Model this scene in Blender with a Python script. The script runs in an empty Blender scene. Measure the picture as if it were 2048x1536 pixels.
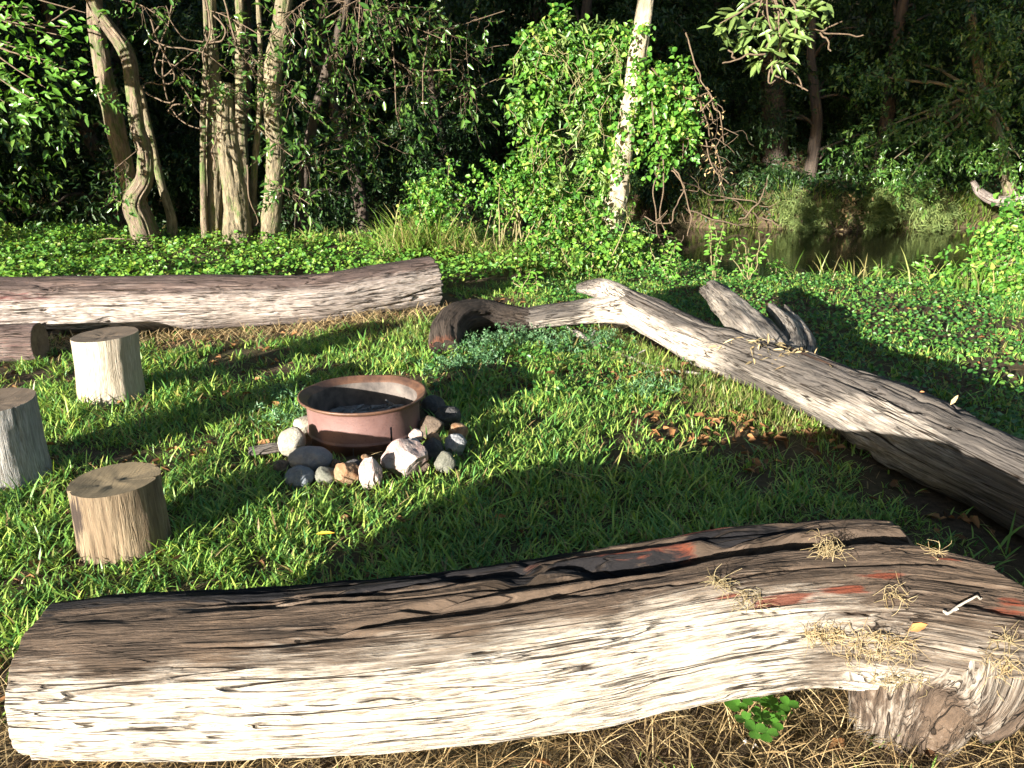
import bpy, bmesh, math, random
import numpy as np
from mathutils import Vector

random.seed(7)
rng = np.random.default_rng(11)
R = math.radians
S = bpy.context.scene
COL = S.collection

# ------------------------------------------------------------------ camera
CAM_H, PITCH, FPX = 1.6, R(17.5), 1547.0
cam = bpy.data.cameras.new('camera')
cam.lens = 36.0 * FPX / 2048.0
cam.sensor_width = 36.0
cam.clip_start = 0.05
cam.clip_end = 400.0
camo = bpy.data.objects.new('camera', cam)
camo.location = (0, 0, CAM_H)
camo.rotation_euler = (R(90) - PITCH, 0, 0)
COL.objects.link(camo)
S.camera = camo

# ------------------------------------------------------------------ sky, sun, exposure
SUN_EL = R(9.7)
SUN_AZ = R(36.0)                       # shadows run this far to the right of straight ahead
UX, UY = math.sin(SUN_AZ), math.cos(SUN_AZ)
w = bpy.data.worlds.new('World')
S.world = w
w.use_nodes = True
wn = w.node_tree
bg = wn.nodes['Background']
sky = wn.nodes.new('ShaderNodeTexSky')
sky.sky_type = 'NISHITA'
sky.sun_disc = False
sky.sun_elevation = SUN_EL
sky.sun_rotation = math.atan2(-UX, -UY)
wn.links.new(sky.outputs['Color'], bg.inputs['Color'])
bg.inputs['Strength'].default_value = 0.062
sun = bpy.data.lights.new('sun', 'SUN')
sun.energy = 5.0
sun.angle = R(0.5)
sun.color = (1.0, 0.95, 0.86)
suno = bpy.data.objects.new('sun', sun)
suno.rotation_euler = Vector((UX * math.cos(SUN_EL), UY * math.cos(SUN_EL), -math.sin(SUN_EL))).to_track_quat('-Z', 'Y').to_euler()
COL.objects.link(suno)
S.view_settings.view_transform = 'Standard'
S.view_settings.look = 'None'
S.view_settings.gamma = 1.0
S.view_settings.exposure = 2.08
S.cycles.use_adaptive_sampling = True
S.cycles.adaptive_threshold = 0.025
S.cycles.use_denoising = True
S.cycles.max_bounces = 4
S.cycles.diffuse_bounces = 2
S.cycles.glossy_bounces = 2
S.cycles.transmission_bounces = 3
S.cycles.caustics_reflective = False
S.cycles.caustics_refractive = False
try:
    S.view_settings.use_curve_mapping = False
except Exception:
    pass

# ------------------------------------------------------------------ numeric helpers
CP, SP = math.cos(PITCH), math.sin(PITCH)


def P(x, y, Y):
    """world point seen at photo pixel x, y that stands Y metres ahead"""
    a = (x - 1024.0) / FPX
    v = -(y - 768.0) / FPX
    t = Y / (CP + v * SP)
    return np.array((a * t, Y, CAM_H + (-SP + v * CP) * t))


def G(x, y, z=0.0):
    """world point at height z seen at photo pixel x, y"""
    a = (x - 1024.0) / FPX
    v = -(y - 768.0) / FPX
    t = (z - CAM_H) / (-SP + v * CP)
    return np.array((a * t, (CP + v * SP) * t, z))


def proj(p):
    p = np.asarray(p, float)
    dz = p[..., 2] - CAM_H
    dep = p[..., 1] * CP - dz * SP
    up = p[..., 1] * SP + dz * CP
    return np.stack((1024 + FPX * p[..., 0] / dep, 768 - FPX * up / dep, dep), -1)


def _h(ix, iy, iz, seed):
    n = (ix.astype(np.uint32) * np.uint32(374761393) + iy.astype(np.uint32) * np.uint32(668265263)
         + iz.astype(np.uint32) * np.uint32(2147483647) + np.uint32((seed * 1274126177) & 0xffffffff))
    n = (n ^ (n >> np.uint32(13))) * np.uint32(1274126177)
    n = n ^ (n >> np.uint32(16))
    return (n & np.uint32(0xffff)).astype(np.float64) / 32767.5 - 1.0


def noise(p, seed=0):
    p = np.asarray(p, float)
    i = np.floor(p).astype(np.int64)
    f = p - i
    f = f * f * (3 - 2 * f)
    o = 0
    for dx in (0, 1):
        wx = f[..., 0] if dx else 1 - f[..., 0]
        for dy in (0, 1):
            wy = f[..., 1] if dy else 1 - f[..., 1]
            for dz in (0, 1):
                wz = f[..., 2] if dz else 1 - f[..., 2]
                o = o + wx * wy * wz * _h(i[..., 0] + dx, i[..., 1] + dy, i[..., 2] + dz, seed)
    return o


def fbm(p, oct=4, seed=0, gain=0.5):
    p = np.asarray(p, float)
    o, a, s = 0, 1.0, 0
    for k in range(oct):
        o = o + a * noise(p * (2.03 ** k), seed + k * 17)
        s += a
        a *= gain
    return o / s


def sstep(a, b, x):
    t = np.clip((x - a) / (b - a + 1e-12), 0, 1)
    return t * t * (3 - 2 * t)


def unit(v):
    v = np.asarray(v, float)
    return v / np.maximum(np.linalg.norm(v, axis=-1, keepdims=True), 1e-9)


def mesh_np(name, verts, quads=None, tris=None, smooth=False, attrs=None, cols=None, mats=(), qmat=None):
    m = bpy.data.meshes.new(name)
    verts = np.ascontiguousarray(verts, np.float32)
    quads = np.zeros((0, 4), np.int32) if quads is None else np.asarray(quads, np.int32).reshape(-1, 4)
    tris = np.zeros((0, 3), np.int32) if tris is None else np.asarray(tris, np.int32).reshape(-1, 3)
    nq, nt = len(quads), len(tris)
    m.vertices.add(len(verts))
    m.vertices.foreach_set('co', verts.ravel())
    m.loops.add(nq * 4 + nt * 3)
    m.loops.foreach_set('vertex_index', np.concatenate((quads.ravel(), tris.ravel())).astype(np.int32))
    m.polygons.add(nq + nt)
    m.polygons.foreach_set('loop_start', np.concatenate((np.arange(nq) * 4, nq * 4 + np.arange(nt) * 3)).astype(np.int32))
    if smooth:
        m.polygons.foreach_set('use_smooth', np.ones(nq + nt, bool))
    for k, v in (attrs or {}).items():
        a = m.attributes.new(k, 'FLOAT_VECTOR', 'POINT')
        a.data.foreach_set('vector', np.ascontiguousarray(v, np.float32).ravel())
    for k, v in (cols or {}).items():
        a = m.attributes.new(k, 'FLOAT_COLOR', 'POINT')
        a.data.foreach_set('color', np.ascontiguousarray(v, np.float32).ravel())
    for x in mats:
        m.materials.append(x)
    if qmat is not None:
        m.polygons.foreach_set('material_index', np.asarray(qmat, np.int32))
    m.update(calc_edges=True)
    m.validate()
    return m


def link(name, mesh, parent=None, mat=None):
    o = bpy.data.objects.new(name, mesh)
    COL.objects.link(o)
    if mat is not None and mesh is not None and len(mesh.materials) == 0:
        mesh.materials.append(mat)
    if parent is not None:
        o.parent = parent
        if parent.type == 'EMPTY' or True:
            o.matrix_parent_inverse = parent.matrix_basis.inverted()
    return o


def empty(name, loc=(0, 0, 0)):
    o = bpy.data.objects.new(name, None)
    o.location = [float(q) for q in loc]
    o.empty_display_size = 0.1
    COL.objects.link(o)
    return o


def tag(o, label=None, cat=None, group=None, kind=None):
    if label:
        o['label'] = label
    if cat:
        o['category'] = cat
    if group:
        o['group'] = group
    if kind:
        o['kind'] = kind
    return o


# ------------------------------------------------------------------ materials
def mat_new(name):
    m = bpy.data.materials.new(name)
    m.use_nodes = True
    nt = m.node_tree
    b = nt.nodes['Principled BSDF']
    return m, nt, b


def nd(nt, t, **kw):
    n = nt.nodes.new(t)
    for k, v in kw.items():
        if k in n.inputs:
            n.inputs[k].default_value = v
        else:
            setattr(n, k, v)
    return n


def ramp(nt, stops, interp='LINEAR'):
    n = nt.nodes.new('ShaderNodeValToRGB')
    cr = n.color_ramp
    cr.interpolation = interp
    while len(cr.elements) < len(stops):
        cr.elements.new(0.5)
    for e, (p, c) in zip(cr.elements, stops):
        e.position = p
        e.color = (*c, 1) if len(c) == 3 else c
    return n


def mixc(nt, fac, a, b, mode='MIX'):
    n = nt.nodes.new('ShaderNodeMix')
    n.data_type = 'RGBA'
    n.blend_type = mode
    for sock, v in ((n.inputs['Factor'], fac), (n.inputs['A'], a), (n.inputs['B'], b)):
        if hasattr(v, 'is_output') or isinstance(v, bpy.types.NodeSocket):
            nt.links.new(v, sock)
        else:
            sock.default_value = v if not isinstance(v, tuple) else (*v, 1)
    # the RGBA sockets share names with the float ones: address them by type
    return n


def mix_rgb(nt, fac, a, b, mode='MIX'):
    n = nt.nodes.new('ShaderNodeMixRGB')
    n.blend_type = mode
    for key, v in (('Fac', fac), ('Color1', a), ('Color2', b)):
        if isinstance(v, bpy.types.NodeSocket):
            nt.links.new(v, n.inputs[key])
        elif isinstance(v, (tuple, list)):
            n.inputs[key].default_value = (*v, 1)
        else:
            n.inputs[key].default_value = v
    return n.outputs['Color']


def maprange(nt, v, a, b, c=0.0, d=1.0):
    n = nt.nodes.new('ShaderNodeMapRange')
    nt.links.new(v, n.inputs['Value'])
    n.inputs['From Min'].default_value = a
    n.inputs['From Max'].default_value = b
    n.inputs['To Min'].default_value = c
    n.inputs['To Max'].default_value = d
    return n.outputs['Result']


def mapped(nt, src, scale):
    n = nt.nodes.new('ShaderNodeMapping')
    n.inputs['Scale'].default_value = scale
    nt.links.new(src, n.inputs['Vector'])
    return n.outputs['Vector']


def noise_n(nt, vec, scale, detail=4.0, rough=0.55, dist=0.0):
    n = nt.nodes.new('ShaderNodeTexNoise')
    nt.links.new(vec, n.inputs['Vector'])
    n.inputs['Scale'].default_value = scale
    n.inputs['Detail'].default_value = detail
    n.inputs['Roughness'].default_value = rough
    n.inputs['Distortion'].default_value = dist
    return n.outputs['Fac']


def bump(nt, h, strength, dist, normal=None):
    n = nt.nodes.new('ShaderNodeBump')
    n.inputs['Strength'].default_value = strength
    n.inputs['Distance'].default_value = dist
    nt.links.new(h, n.inputs['Height'])
    if normal is not None:
        nt.links.new(normal, n.inputs['Normal'])
    return n.outputs['Normal']


def leaf_mat(name, stops, transl=0.28, rough=0.42, spec=0.45):
    m, nt, b = mat_new(name)
    geo = nt.nodes.new('ShaderNodeNewGeometry')
    r = ramp(nt, stops)
    nt.links.new(geo.outputs['Random Per Island'], r.inputs['Fac'])
    pn = noise_n(nt, geo.outputs['Position'], 3.0, 2.0)
    c = mix_rgb(nt, 1.0, r.outputs['Color'], mix_rgb(nt, maprange(nt, pn, 0.3, 0.7), (0.75, 0.8, 0.75), (1.2, 1.15, 1.0)), 'MULTIPLY')
    nt.links.new(c, b.inputs['Base Color'])
    b.inputs['Roughness'].default_value = rough
    b.inputs['Specular IOR Level'].default_value = spec
    t = nt.nodes.new('ShaderNodeBsdfTranslucent')
    tc = mix_rgb(nt, 1.0, c, (1.25, 1.2, 0.55), 'MULTIPLY')
    nt.links.new(tc, t.inputs['Color'])
    mx = nt.nodes.new('ShaderNodeMixShader')
    mx.inputs['Fac'].default_value = transl
    nt.links.new(b.outputs['BSDF'], mx.inputs[1])
    nt.links.new(t.outputs['BSDF'], mx.inputs[2])
    nt.links.new(mx.outputs['Shader'], nt.nodes['Material Output'].inputs['Surface'])
    return m


def wood_mat(name, base=((0.10, 0.072, 0.05), (0.24, 0.18, 0.13)), bleach=(0.52, 0.44, 0.35), sc=1.0, bumpk=1.0, warm=(0.30, 0.10, 0.04),
             char=(0.010, 0.009, 0.010), crackk=1.0):
    """weathered timber; 'rest' runs along the grain, 'wear' holds bleach, char and red rot"""
    m, nt, b = mat_new(name)
    at = nt.nodes.new('ShaderNodeAttribute')
    at.attribute_name = 'rest'
    wr = nt.nodes.new('ShaderNodeAttribute')
    wr.attribute_name = 'wear'
    sep = nt.nodes.new('ShaderNodeSeparateColor')
    nt.links.new(wr.outputs['Color'], sep.inputs['Color'])
    v = at.outputs['Vector']
    grain = noise_n(nt, mapped(nt, v, (4.0 * sc, 85 * sc, 85 * sc)), 1.0, 6.0, 0.68, 0.3)
    fine = noise_n(nt, mapped(nt, v, (16 * sc, 190 * sc, 190 * sc)), 1.0, 4.0, 0.6, 0.2)
    blot = noise_n(nt, mapped(nt, v, (3.5 * sc, 9 * sc, 9 * sc)), 1.0, 5.0, 0.6)
    c = mix_rgb(nt, maprange(nt, grain, 0.3, 0.68), base[0], base[1])
    c = mix_rgb(nt, maprange(nt, blot, 0.45, 0.75, 0, 0.5), c, (base[1][0] * 1.25, base[1][1] * 1.2, base[1][2] * 1.1))
    # bleach follows the mask but breaks up along the grain
    a = nt.nodes.new('ShaderNodeMath')
    a.operation = 'ADD'
    nt.links.new(sep.outputs['Red'], a.inputs[0])
    nt.links.new(maprange(nt, grain, 0.25, 0.75, -0.34, 0.34), a.inputs[1])
    bl = mix_rgb(nt, maprange(nt, fine, 0.35, 0.65), (bleach[0] * 0.42, bleach[1] * 0.38, bleach[2] * 0.34), bleach)
    bl = mix_rgb(nt, maprange(nt, noise_n(nt, mapped(nt, v, (7 * sc, 26 * sc, 26 * sc)), 1.0, 5.0, 0.65, 0.5), 0.58, 0.76, 0.0, 0.6), bl, (bleach[0] * 0.36, bleach[1] * 0.32, bleach[2] * 0.28))
    c = mix_rgb(nt, maprange(nt, a.outputs[0], 0.12, 0.88), c, bl)
    a2 = nt.nodes.new('ShaderNodeMath')
    a2.operation = 'ADD'
    nt.links.new(sep.outputs['Blue'], a2.inputs[0])
    nt.links.new(maprange(nt, grain, 0.25, 0.75, -0.45, 0.45), a2.inputs[1])
    c = mix_rgb(nt, maprange(nt, a2.outputs[0], 0.45, 0.72, 0, 0.9), c, mix_rgb(nt, fine, (warm[0] * 0.5, warm[1] * 0.4, warm[2] * 0.5), (warm[0] * 1.3, warm[1] * 1.4, warm[2] * 1.3)))
    a3 = nt.nodes.new('ShaderNodeMath')
    a3.operation = 'ADD'
    nt.links.new(sep.outputs['Green'], a3.inputs[0])
    nt.links.new(maprange(nt, grain, 0.25, 0.75, -0.5, 0.5), a3.inputs[1])
    c = mix_rgb(nt, maprange(nt, a3.outputs[0], 0.38, 0.6), c, char)
    # thin checks in the surface: contour lines of noise stretched along the grain
    def lines(scale, wd, seed):
        mp = nt.nodes.new('ShaderNodeMapping')
        mp.inputs['Scale'].default_value = scale
        mp.inputs['Location'].default_value = (seed, seed * 2.3, seed * 0.7)
        nt.links.new(v, mp.inputs['Vector'])
        f = noise_n(nt, mp.outputs['Vector'], 1.0, 2.0, 0.5, 0.0)
        sb_ = nt.nodes.new('ShaderNodeMath')
        sb_.operation = 'SUBTRACT'
        nt.links.new(f, sb_.inputs[0])
        sb_.inputs[1].default_value = 0.5
        ab = nt.nodes.new('ShaderNodeMath')
        ab.operation = 'ABSOLUTE'
        nt.links.new(sb_.outputs[0], ab.inputs[0])
        return maprange(nt, ab.outputs[0], wd * 0.25, wd, 1.0, 0.0)

    def mul(p, q_):
        n = nt.nodes.new('ShaderNodeMath')
        n.operation = 'MULTIPLY'
        nt.links.new(p, n.inputs[0])
        if isinstance(q_, float):
            n.inputs[1].default_value = q_
        else:
            nt.links.new(q_, n.inputs[1])
        return n.outputs[0]
    l1 = mul(lines((0.55 * sc, 21 * sc, 21 * sc), 0.012, 1.0), maprange(nt, blot, 0.40, 0.54, 0.0, crackk))
    l2 = mul(lines((2.6 * sc, 70 * sc, 70 * sc), 0.03, 7.0), maprange(nt, noise_n(nt, mapped(nt, v, (5, 13, 13)), 1.0, 3.0), 0.46, 0.6, 0.0, 0.85 * crackk))
    mm = nt.nodes.new('ShaderNodeMath')
    mm.operation = 'MAXIMUM'
    nt.links.new(l1, mm.inputs[0])
    nt.links.new(l2, mm.inputs[1])
    c = mix_rgb(nt, mm.outputs[0], c, (0.022, 0.015, 0.010))
    nt.links.new(c, b.inputs['Base Color'])
    b.inputs['Roughness'].default_value = 0.85
    b.inputs['Specular IOR Level'].default_value = 0.2
    h = nt.nodes.new('ShaderNodeMath')
    h.operation = 'SUBTRACT'
    nt.links.new(mix_rgb(nt, 0.45, grain, fine), h.inputs[0])
    nt.links.new(mm.outputs[0], h.inputs[1])
    nt.links.new(bump(nt, h.outputs[0], 0.9 * bumpk, 0.02), b.inputs['Normal'])
    return m


def bark_mat(name, c0, c1, green=0.0, sc=1.0, scale_l=7.0, scale_r=34.0, moss=(0.08, 0.13, 0.035)):
    m, nt, b = mat_new(name)
    at = nt.nodes.new('ShaderNodeAttribute')
    at.attribute_name = 'rest'
    v = at.outputs['Vector']
    g = noise_n(nt, mapped(nt, v, (scale_l * sc, scale_r * sc, scale_r * sc)), 1.0, 6.0, 0.65, 0.6)
    bl = noise_n(nt, mapped(nt, v, (2.2, 5, 5)), 1.0, 4.0, 0.6)
    c = mix_rgb(nt, maprange(nt, g, 0.32, 0.66), c0, c1)
    c = mix_rgb(nt, maprange(nt, bl, 0.5, 0.72, 0, 0.6), c, (c1[0] * 1.3, c1[1] * 1.27, c1[2] * 1.2))
    if green:
        gm = noise_n(nt, mapped(nt, v, (3.1, 7, 7)), 1.3, 5.0, 0.7)
        c = mix_rgb(nt, maprange(nt, gm, 0.62 - green, 0.72 - green * 0.6, 0, 0.85), c, moss)
    nt.links.new(c, b.inputs['Base Color'])
    b.inputs['Roughness'].default_value = 0.9
    b.inputs['Specular IOR Level'].default_value = 0.15
    nt.links.new(bump(nt, g, 1.0, 0.035), b.inputs['Normal'])
    return m


def plain_mat(name, c0, c1, scale=20.0, rough=0.8, spec=0.3, bumpd=0.004, metal=0.0):
    m, nt, b = mat_new(name)
    tc = nt.nodes.new('ShaderNodeTexCoord')
    n = noise_n(nt, tc.outputs['Object'], scale, 6.0, 0.62, 0.3)
    nt.links.new(mix_rgb(nt, maprange(nt, n, 0.3, 0.7), c0, c1), b.inputs['Base Color'])
    b.inputs['Roughness'].default_value = rough
    b.inputs['Specular IOR Level'].default_value = spec
    b.inputs['Metallic'].default_value = metal
    nt.links.new(bump(nt, n, 0.6, bumpd), b.inputs['Normal'])
    return m


M = {}
M['grass'] = leaf_mat('grass_blade', [(0.0, (0.06, 0.19, 0.05)), (0.3, (0.13, 0.27, 0.055)), (0.62, (0.235, 0.38, 0.075)), (0.88, (0.35, 0.44, 0.10)), (0.95, (0.24, 0.18, 0.08)), (1.0, (0.26, 0.19, 0.10))], 0.25, 0.45, 0.4)
M['bluegrass'] = leaf_mat('blue_green_herb', [(0.0, (0.06, 0.15, 0.07)), (0.6, (0.10, 0.21, 0.10)), (1.0, (0.15, 0.27, 0.13))], 0.25)
M['cover'] = leaf_mat('ground_cover_leaf', [(0.0, (0.045, 0.14, 0.025)), (0.5, (0.11, 0.25, 0.035)), (0.9, (0.21, 0.35, 0.055)), (1.0, (0.22, 0.22, 0.06))], 0.3)
M['clover'] = leaf_mat('shaded_clover_leaf', [(0.0, (0.025, 0.09, 0.022)), (0.5, (0.055, 0.165, 0.03)), (0.88, (0.11, 0.24, 0.04)), (1.0, (0.20, 0.22, 0.06))], 0.25)  # clover's deeper green, with the right side's dimmer light darkened into it
M['vine'] = leaf_mat('vine_leaf', [(0.0, (0.03, 0.11, 0.018)), (0.4, (0.08, 0.22, 0.03)), (0.8, (0.15, 0.31, 0.045)), (1.0, (0.29, 0.33, 0.08))], 0.32)
M['glossy'] = leaf_mat('glossy_tree_leaf', [(0.0, (0.035, 0.10, 0.02)), (0.5, (0.065, 0.15, 0.028)), (1.0, (0.12, 0.20, 0.04))], 0.25, 0.3, 0.6)
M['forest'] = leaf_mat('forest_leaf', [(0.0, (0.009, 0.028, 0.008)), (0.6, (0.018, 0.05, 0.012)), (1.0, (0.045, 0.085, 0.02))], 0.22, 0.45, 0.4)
M['pandan'] = leaf_mat('pale_green_leaf', [(0.0, (0.07, 0.15, 0.04)), (0.6, (0.17, 0.25, 0.08)), (1.0, (0.27, 0.33, 0.13))], 0.28, 0.35, 0.5)
M['feather'] = leaf_mat('feathery_needle', [(0.0, (0.10, 0.15, 0.05)), (1.0, (0.20, 0.25, 0.09))], 0.2, 0.6, 0.2)
M['reed'] = leaf_mat('tall_grass_blade', [(0.0, (0.10, 0.21, 0.03)), (0.45, (0.18, 0.27, 0.05)), (0.7, (0.26, 0.25, 0.10)), (1.0, (0.32, 0.26, 0.13))], 0.3)
M['straw'] = leaf_mat('dry_straw', [(0.0, (0.20, 0.13, 0.07)), (0.5, (0.36, 0.26, 0.14)), (1.0, (0.52, 0.40, 0.24))], 0.12, 0.7, 0.2)
M['palestraw'] = leaf_mat('pale_straw', [(0.0, (0.22, 0.155, 0.085)), (0.5, (0.34, 0.26, 0.15)), (1.0, (0.46, 0.37, 0.24))], 0.12, 0.7, 0.2)
M['litter'] = leaf_mat('dead_leaf', [(0.0, (0.07, 0.035, 0.02)), (0.5, (0.17, 0.085, 0.04)), (1.0, (0.32, 0.16, 0.07))], 0.1, 0.7, 0.2)
M['twig'] = plain_mat('dry_twig', (0.065, 0.045, 0.03), (0.155, 0.11, 0.07), 40.0)
M['stem'] = plain_mat('green_brown_stem', (0.12, 0.11, 0.05), (0.22, 0.18, 0.09), 30.0)
M['paletwig'] = plain_mat('bleached_twig', (0.22, 0.19, 0.16), (0.40, 0.36, 0.31), 45.0)
M['log_front'] = wood_mat('weathered_bench_log', ((0.026, 0.019, 0.014), (0.105, 0.074, 0.053)), (0.56, 0.51, 0.44), warm=(0.13, 0.030, 0.014))
M['log_back'] = wood_mat('grey_pink_log', ((0.05, 0.036, 0.032), (0.14, 0.10, 0.088)), (0.50, 0.44, 0.40), warm=(0.11, 0.035, 0.034))
M['log_right'] = wood_mat('grey_fallen_trunk', ((0.055, 0.048, 0.043), (0.12, 0.104, 0.092)), (0.56, 0.50, 0.43), warm=(0.12, 0.055, 0.028))
M['log_dark'] = wood_mat('dark_rotten_branch', ((0.018, 0.014, 0.012), (0.065, 0.05, 0.04)), (0.22, 0.18, 0.145), warm=(0.16, 0.065, 0.038), sc=1.6)
M['endgrain'] = plain_mat('sawn_end', (0.09, 0.06, 0.04), (0.20, 0.14, 0.09), 25.0)
M['bark_grey'] = bark_mat('pale_grey_bark', (0.06, 0.049, 0.033), (0.265, 0.218, 0.142), 0.09)
M['bark_moss'] = bark_mat('mossy_curved_bark', (0.06, 0.044, 0.032), (0.235, 0.18, 0.13), 0.14)
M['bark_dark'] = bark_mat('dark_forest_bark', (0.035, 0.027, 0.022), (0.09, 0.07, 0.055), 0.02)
M['bark_white'] = bark_mat('white_bark', (0.15, 0.115, 0.075), (0.42, 0.37, 0.28), 0.08, 1.0, 7.0, 9.0)


# soil, water
def soil_mat():
    m, nt, b = mat_new('soil_and_litter')
    geo = nt.nodes.new('ShaderNodeNewGeometry')
    p = geo.outputs['Position']
    n1 = noise_n(nt, p, 1.1, 5.0, 0.6)
    n2 = noise_n(nt, p, 22.0, 6.0, 0.65)
    n3 = noise_n(nt, p, 140.0, 3.0, 0.6)
    c = mix_rgb(nt, maprange(nt, n2, 0.3, 0.7), (0.045, 0.030, 0.020), (0.13, 0.088, 0.055))
    c = mix_rgb(nt, maprange(nt, n1, 0.42, 0.62, 0, 0.55), c, (0.06, 0.065, 0.022))
    c = mix_rgb(nt, maprange(nt, n3, 0.6, 0.75, 0, 0.6), c, (0.24, 0.17, 0.10))
    nt.links.new(c, b.inputs['Base Color'])
    b.inputs['Roughness'].default_value = 0.95
    b.inputs['Specular IOR Level'].default_value = 0.15
    nt.links.new(bump(nt, mix_rgb(nt, 0.5, n2, n3), 0.9, 0.03), b.inputs['Normal'])
    return m


def water_mat():
    m, nt, b = mat_new('creek_water')
    geo = nt.nodes.new('ShaderNodeNewGeometry')
    n = noise_n(nt, mapped(nt, geo.outputs['Position'], (1.0, 2.2, 1.0)), 2.4, 3.0, 0.5, 0.4)
    b.inputs['Base Color'].default_value = (0.012, 0.011, 0.006, 1)
    b.inputs['Roughness'].default_value = 0.06
    b.inputs['IOR'].default_value = 1.33
    nt.links.new(bump(nt, n, 0.10, 0.03), b.inputs['Normal'])
    return m


M['soil'] = soil_mat()
M['water'] = water_mat()

# ------------------------------------------------------------------ ground and creek
WATER_Z = -0.75


def bank_edge(X):
    return 12.4 - 3.2 * sstep(1.2, 3.2, X) + 0.25 * np.sin(X * 0.9 + 1)


def far_edge(X):
    return 22.3 + 0.5 * np.sin(X * 0.55) + 0.35 * np.sin(X * 1.7 + 2) - 0.05 * X


def ground_z(X, Y):
    X = np.asarray(X, float)
    Y = np.asarray(Y, float)
    q = np.stack((X, Y, X * 0), -1)
    z = 0.035 * fbm(q * 0.7, 3, 5) + 0.014 * fbm(q * 5.0, 3, 9)
    z = z * sstep(0.5, 2.0, np.abs(Y) + 2)
    be = bank_edge(X)
    z = z + 0.10 * np.exp(-((Y - be + 0.5) / 0.8) ** 2) * sstep(1.5, -0.5, X)
    drop = sstep(be, be + 2.6, Y)
    z = z - 1.5 * drop
    fe = far_edge(X)
    rise = sstep(fe - 0.5, fe + 0.9, Y)
    hill = np.maximum(Y - fe - 0.8, 0)
    z = z + rise * 1.75 + 0.30 * hill * (1 + 0.25 * fbm(q * 0.18, 2, 3)) * sstep(0, 6, hill + 2) + rise * 0.25 * fbm(q * 0.8, 3, 21)
    side = np.maximum(np.abs(X) - 22, 0)
    z = z + 0.25 * side * sstep(14, 26, Y)
    return z


def gxyz(x, y, dz=0.0):
    return np.array((x, y, float(ground_z(np.array([x]), np.array([y]))[0]) + dz))


xs = np.unique(np.concatenate((np.linspace(-70, -9, 40), np.linspace(-9, 9, 300), np.linspace(9, 70, 40))).round(4))
ys = np.unique(np.concatenate((np.linspace(-60, 0.6, 30), np.linspace(0.6, 14, 250), np.linspace(14, 28, 90), np.linspace(28, 75, 36))).round(4))
XX, YY = np.meshgrid(xs, ys)
ZZ = ground_z(XX, YY)
nv, nu = XX.shape
idx = np.arange(nv * nu).reshape(nv, nu)
q = np.stack((idx[:-1, :-1], idx[:-1, 1:], idx[1:, 1:], idx[1:, :-1]), -1).reshape(-1, 4)
tag(link('ground', mesh_np('ground', np.stack((XX, YY, ZZ), -1).reshape(-1, 3), q, smooth=True, mats=[M['soil']])), 'brown earth floor of the clearing, creek banks and forest slope', None, None, 'structure')
wv = [(-40, 8.4, WATER_Z), (40, 8.4, WATER_Z), (40, 27, WATER_Z), (-40, 27, WATER_Z)]
tag(link('creek_water', mesh_np('creek_water', wv, [(0, 1, 2, 3)], mats=[M['water']])), 'still dark creek water below the right bank', None, None, 'structure')


# ------------------------------------------------------------------ tubes and logs
def resample(pts, n):
    """smooth (Catmull-Rom) resampling of a polyline with any number of columns, even in arc length"""
    pts = np.asarray(pts, float)
    k = len(pts)
    if k == 2:
        t = np.linspace(0, 1, n)[:, None]
        return pts[0] * (1 - t) + pts[1] * t
    ext = np.vstack((2 * pts[0] - pts[1], pts, 2 * pts[-1] - pts[-2]))
    out = []
    m = 24
    for i in range(k - 1):
        p0, p1, p2, p3 = ext[i:i + 4]
        t = np.linspace(0, 1, m, endpoint=False)[:, None]
        out.append(0.5 * (2 * p1 + (p2 - p0) * t + (2 * p0 - 5 * p1 + 4 * p2 - p3) * t * t + (3 * p1 - p0 - 3 * p2 + p3) * t ** 3))
    out.append(pts[-1:])
    d = np.vstack(out)
    s = np.concatenate(([0], np.cumsum(np.linalg.norm(np.diff(d[:, :3], axis=0), axis=1))))
    u = np.linspace(0, s[-1], n)
    return np.stack([np.interp(u, s, d[:, c]) for c in range(d.shape[1])], 1)


def frames(c, ref):
    T = unit(np.gradient(c, axis=0))
    ref = np.asarray(ref, float)
    N1 = unit(ref - T * (T @ ref)[:, None])
    N2 = np.cross(N1, T)
    return T, N1, N2


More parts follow.
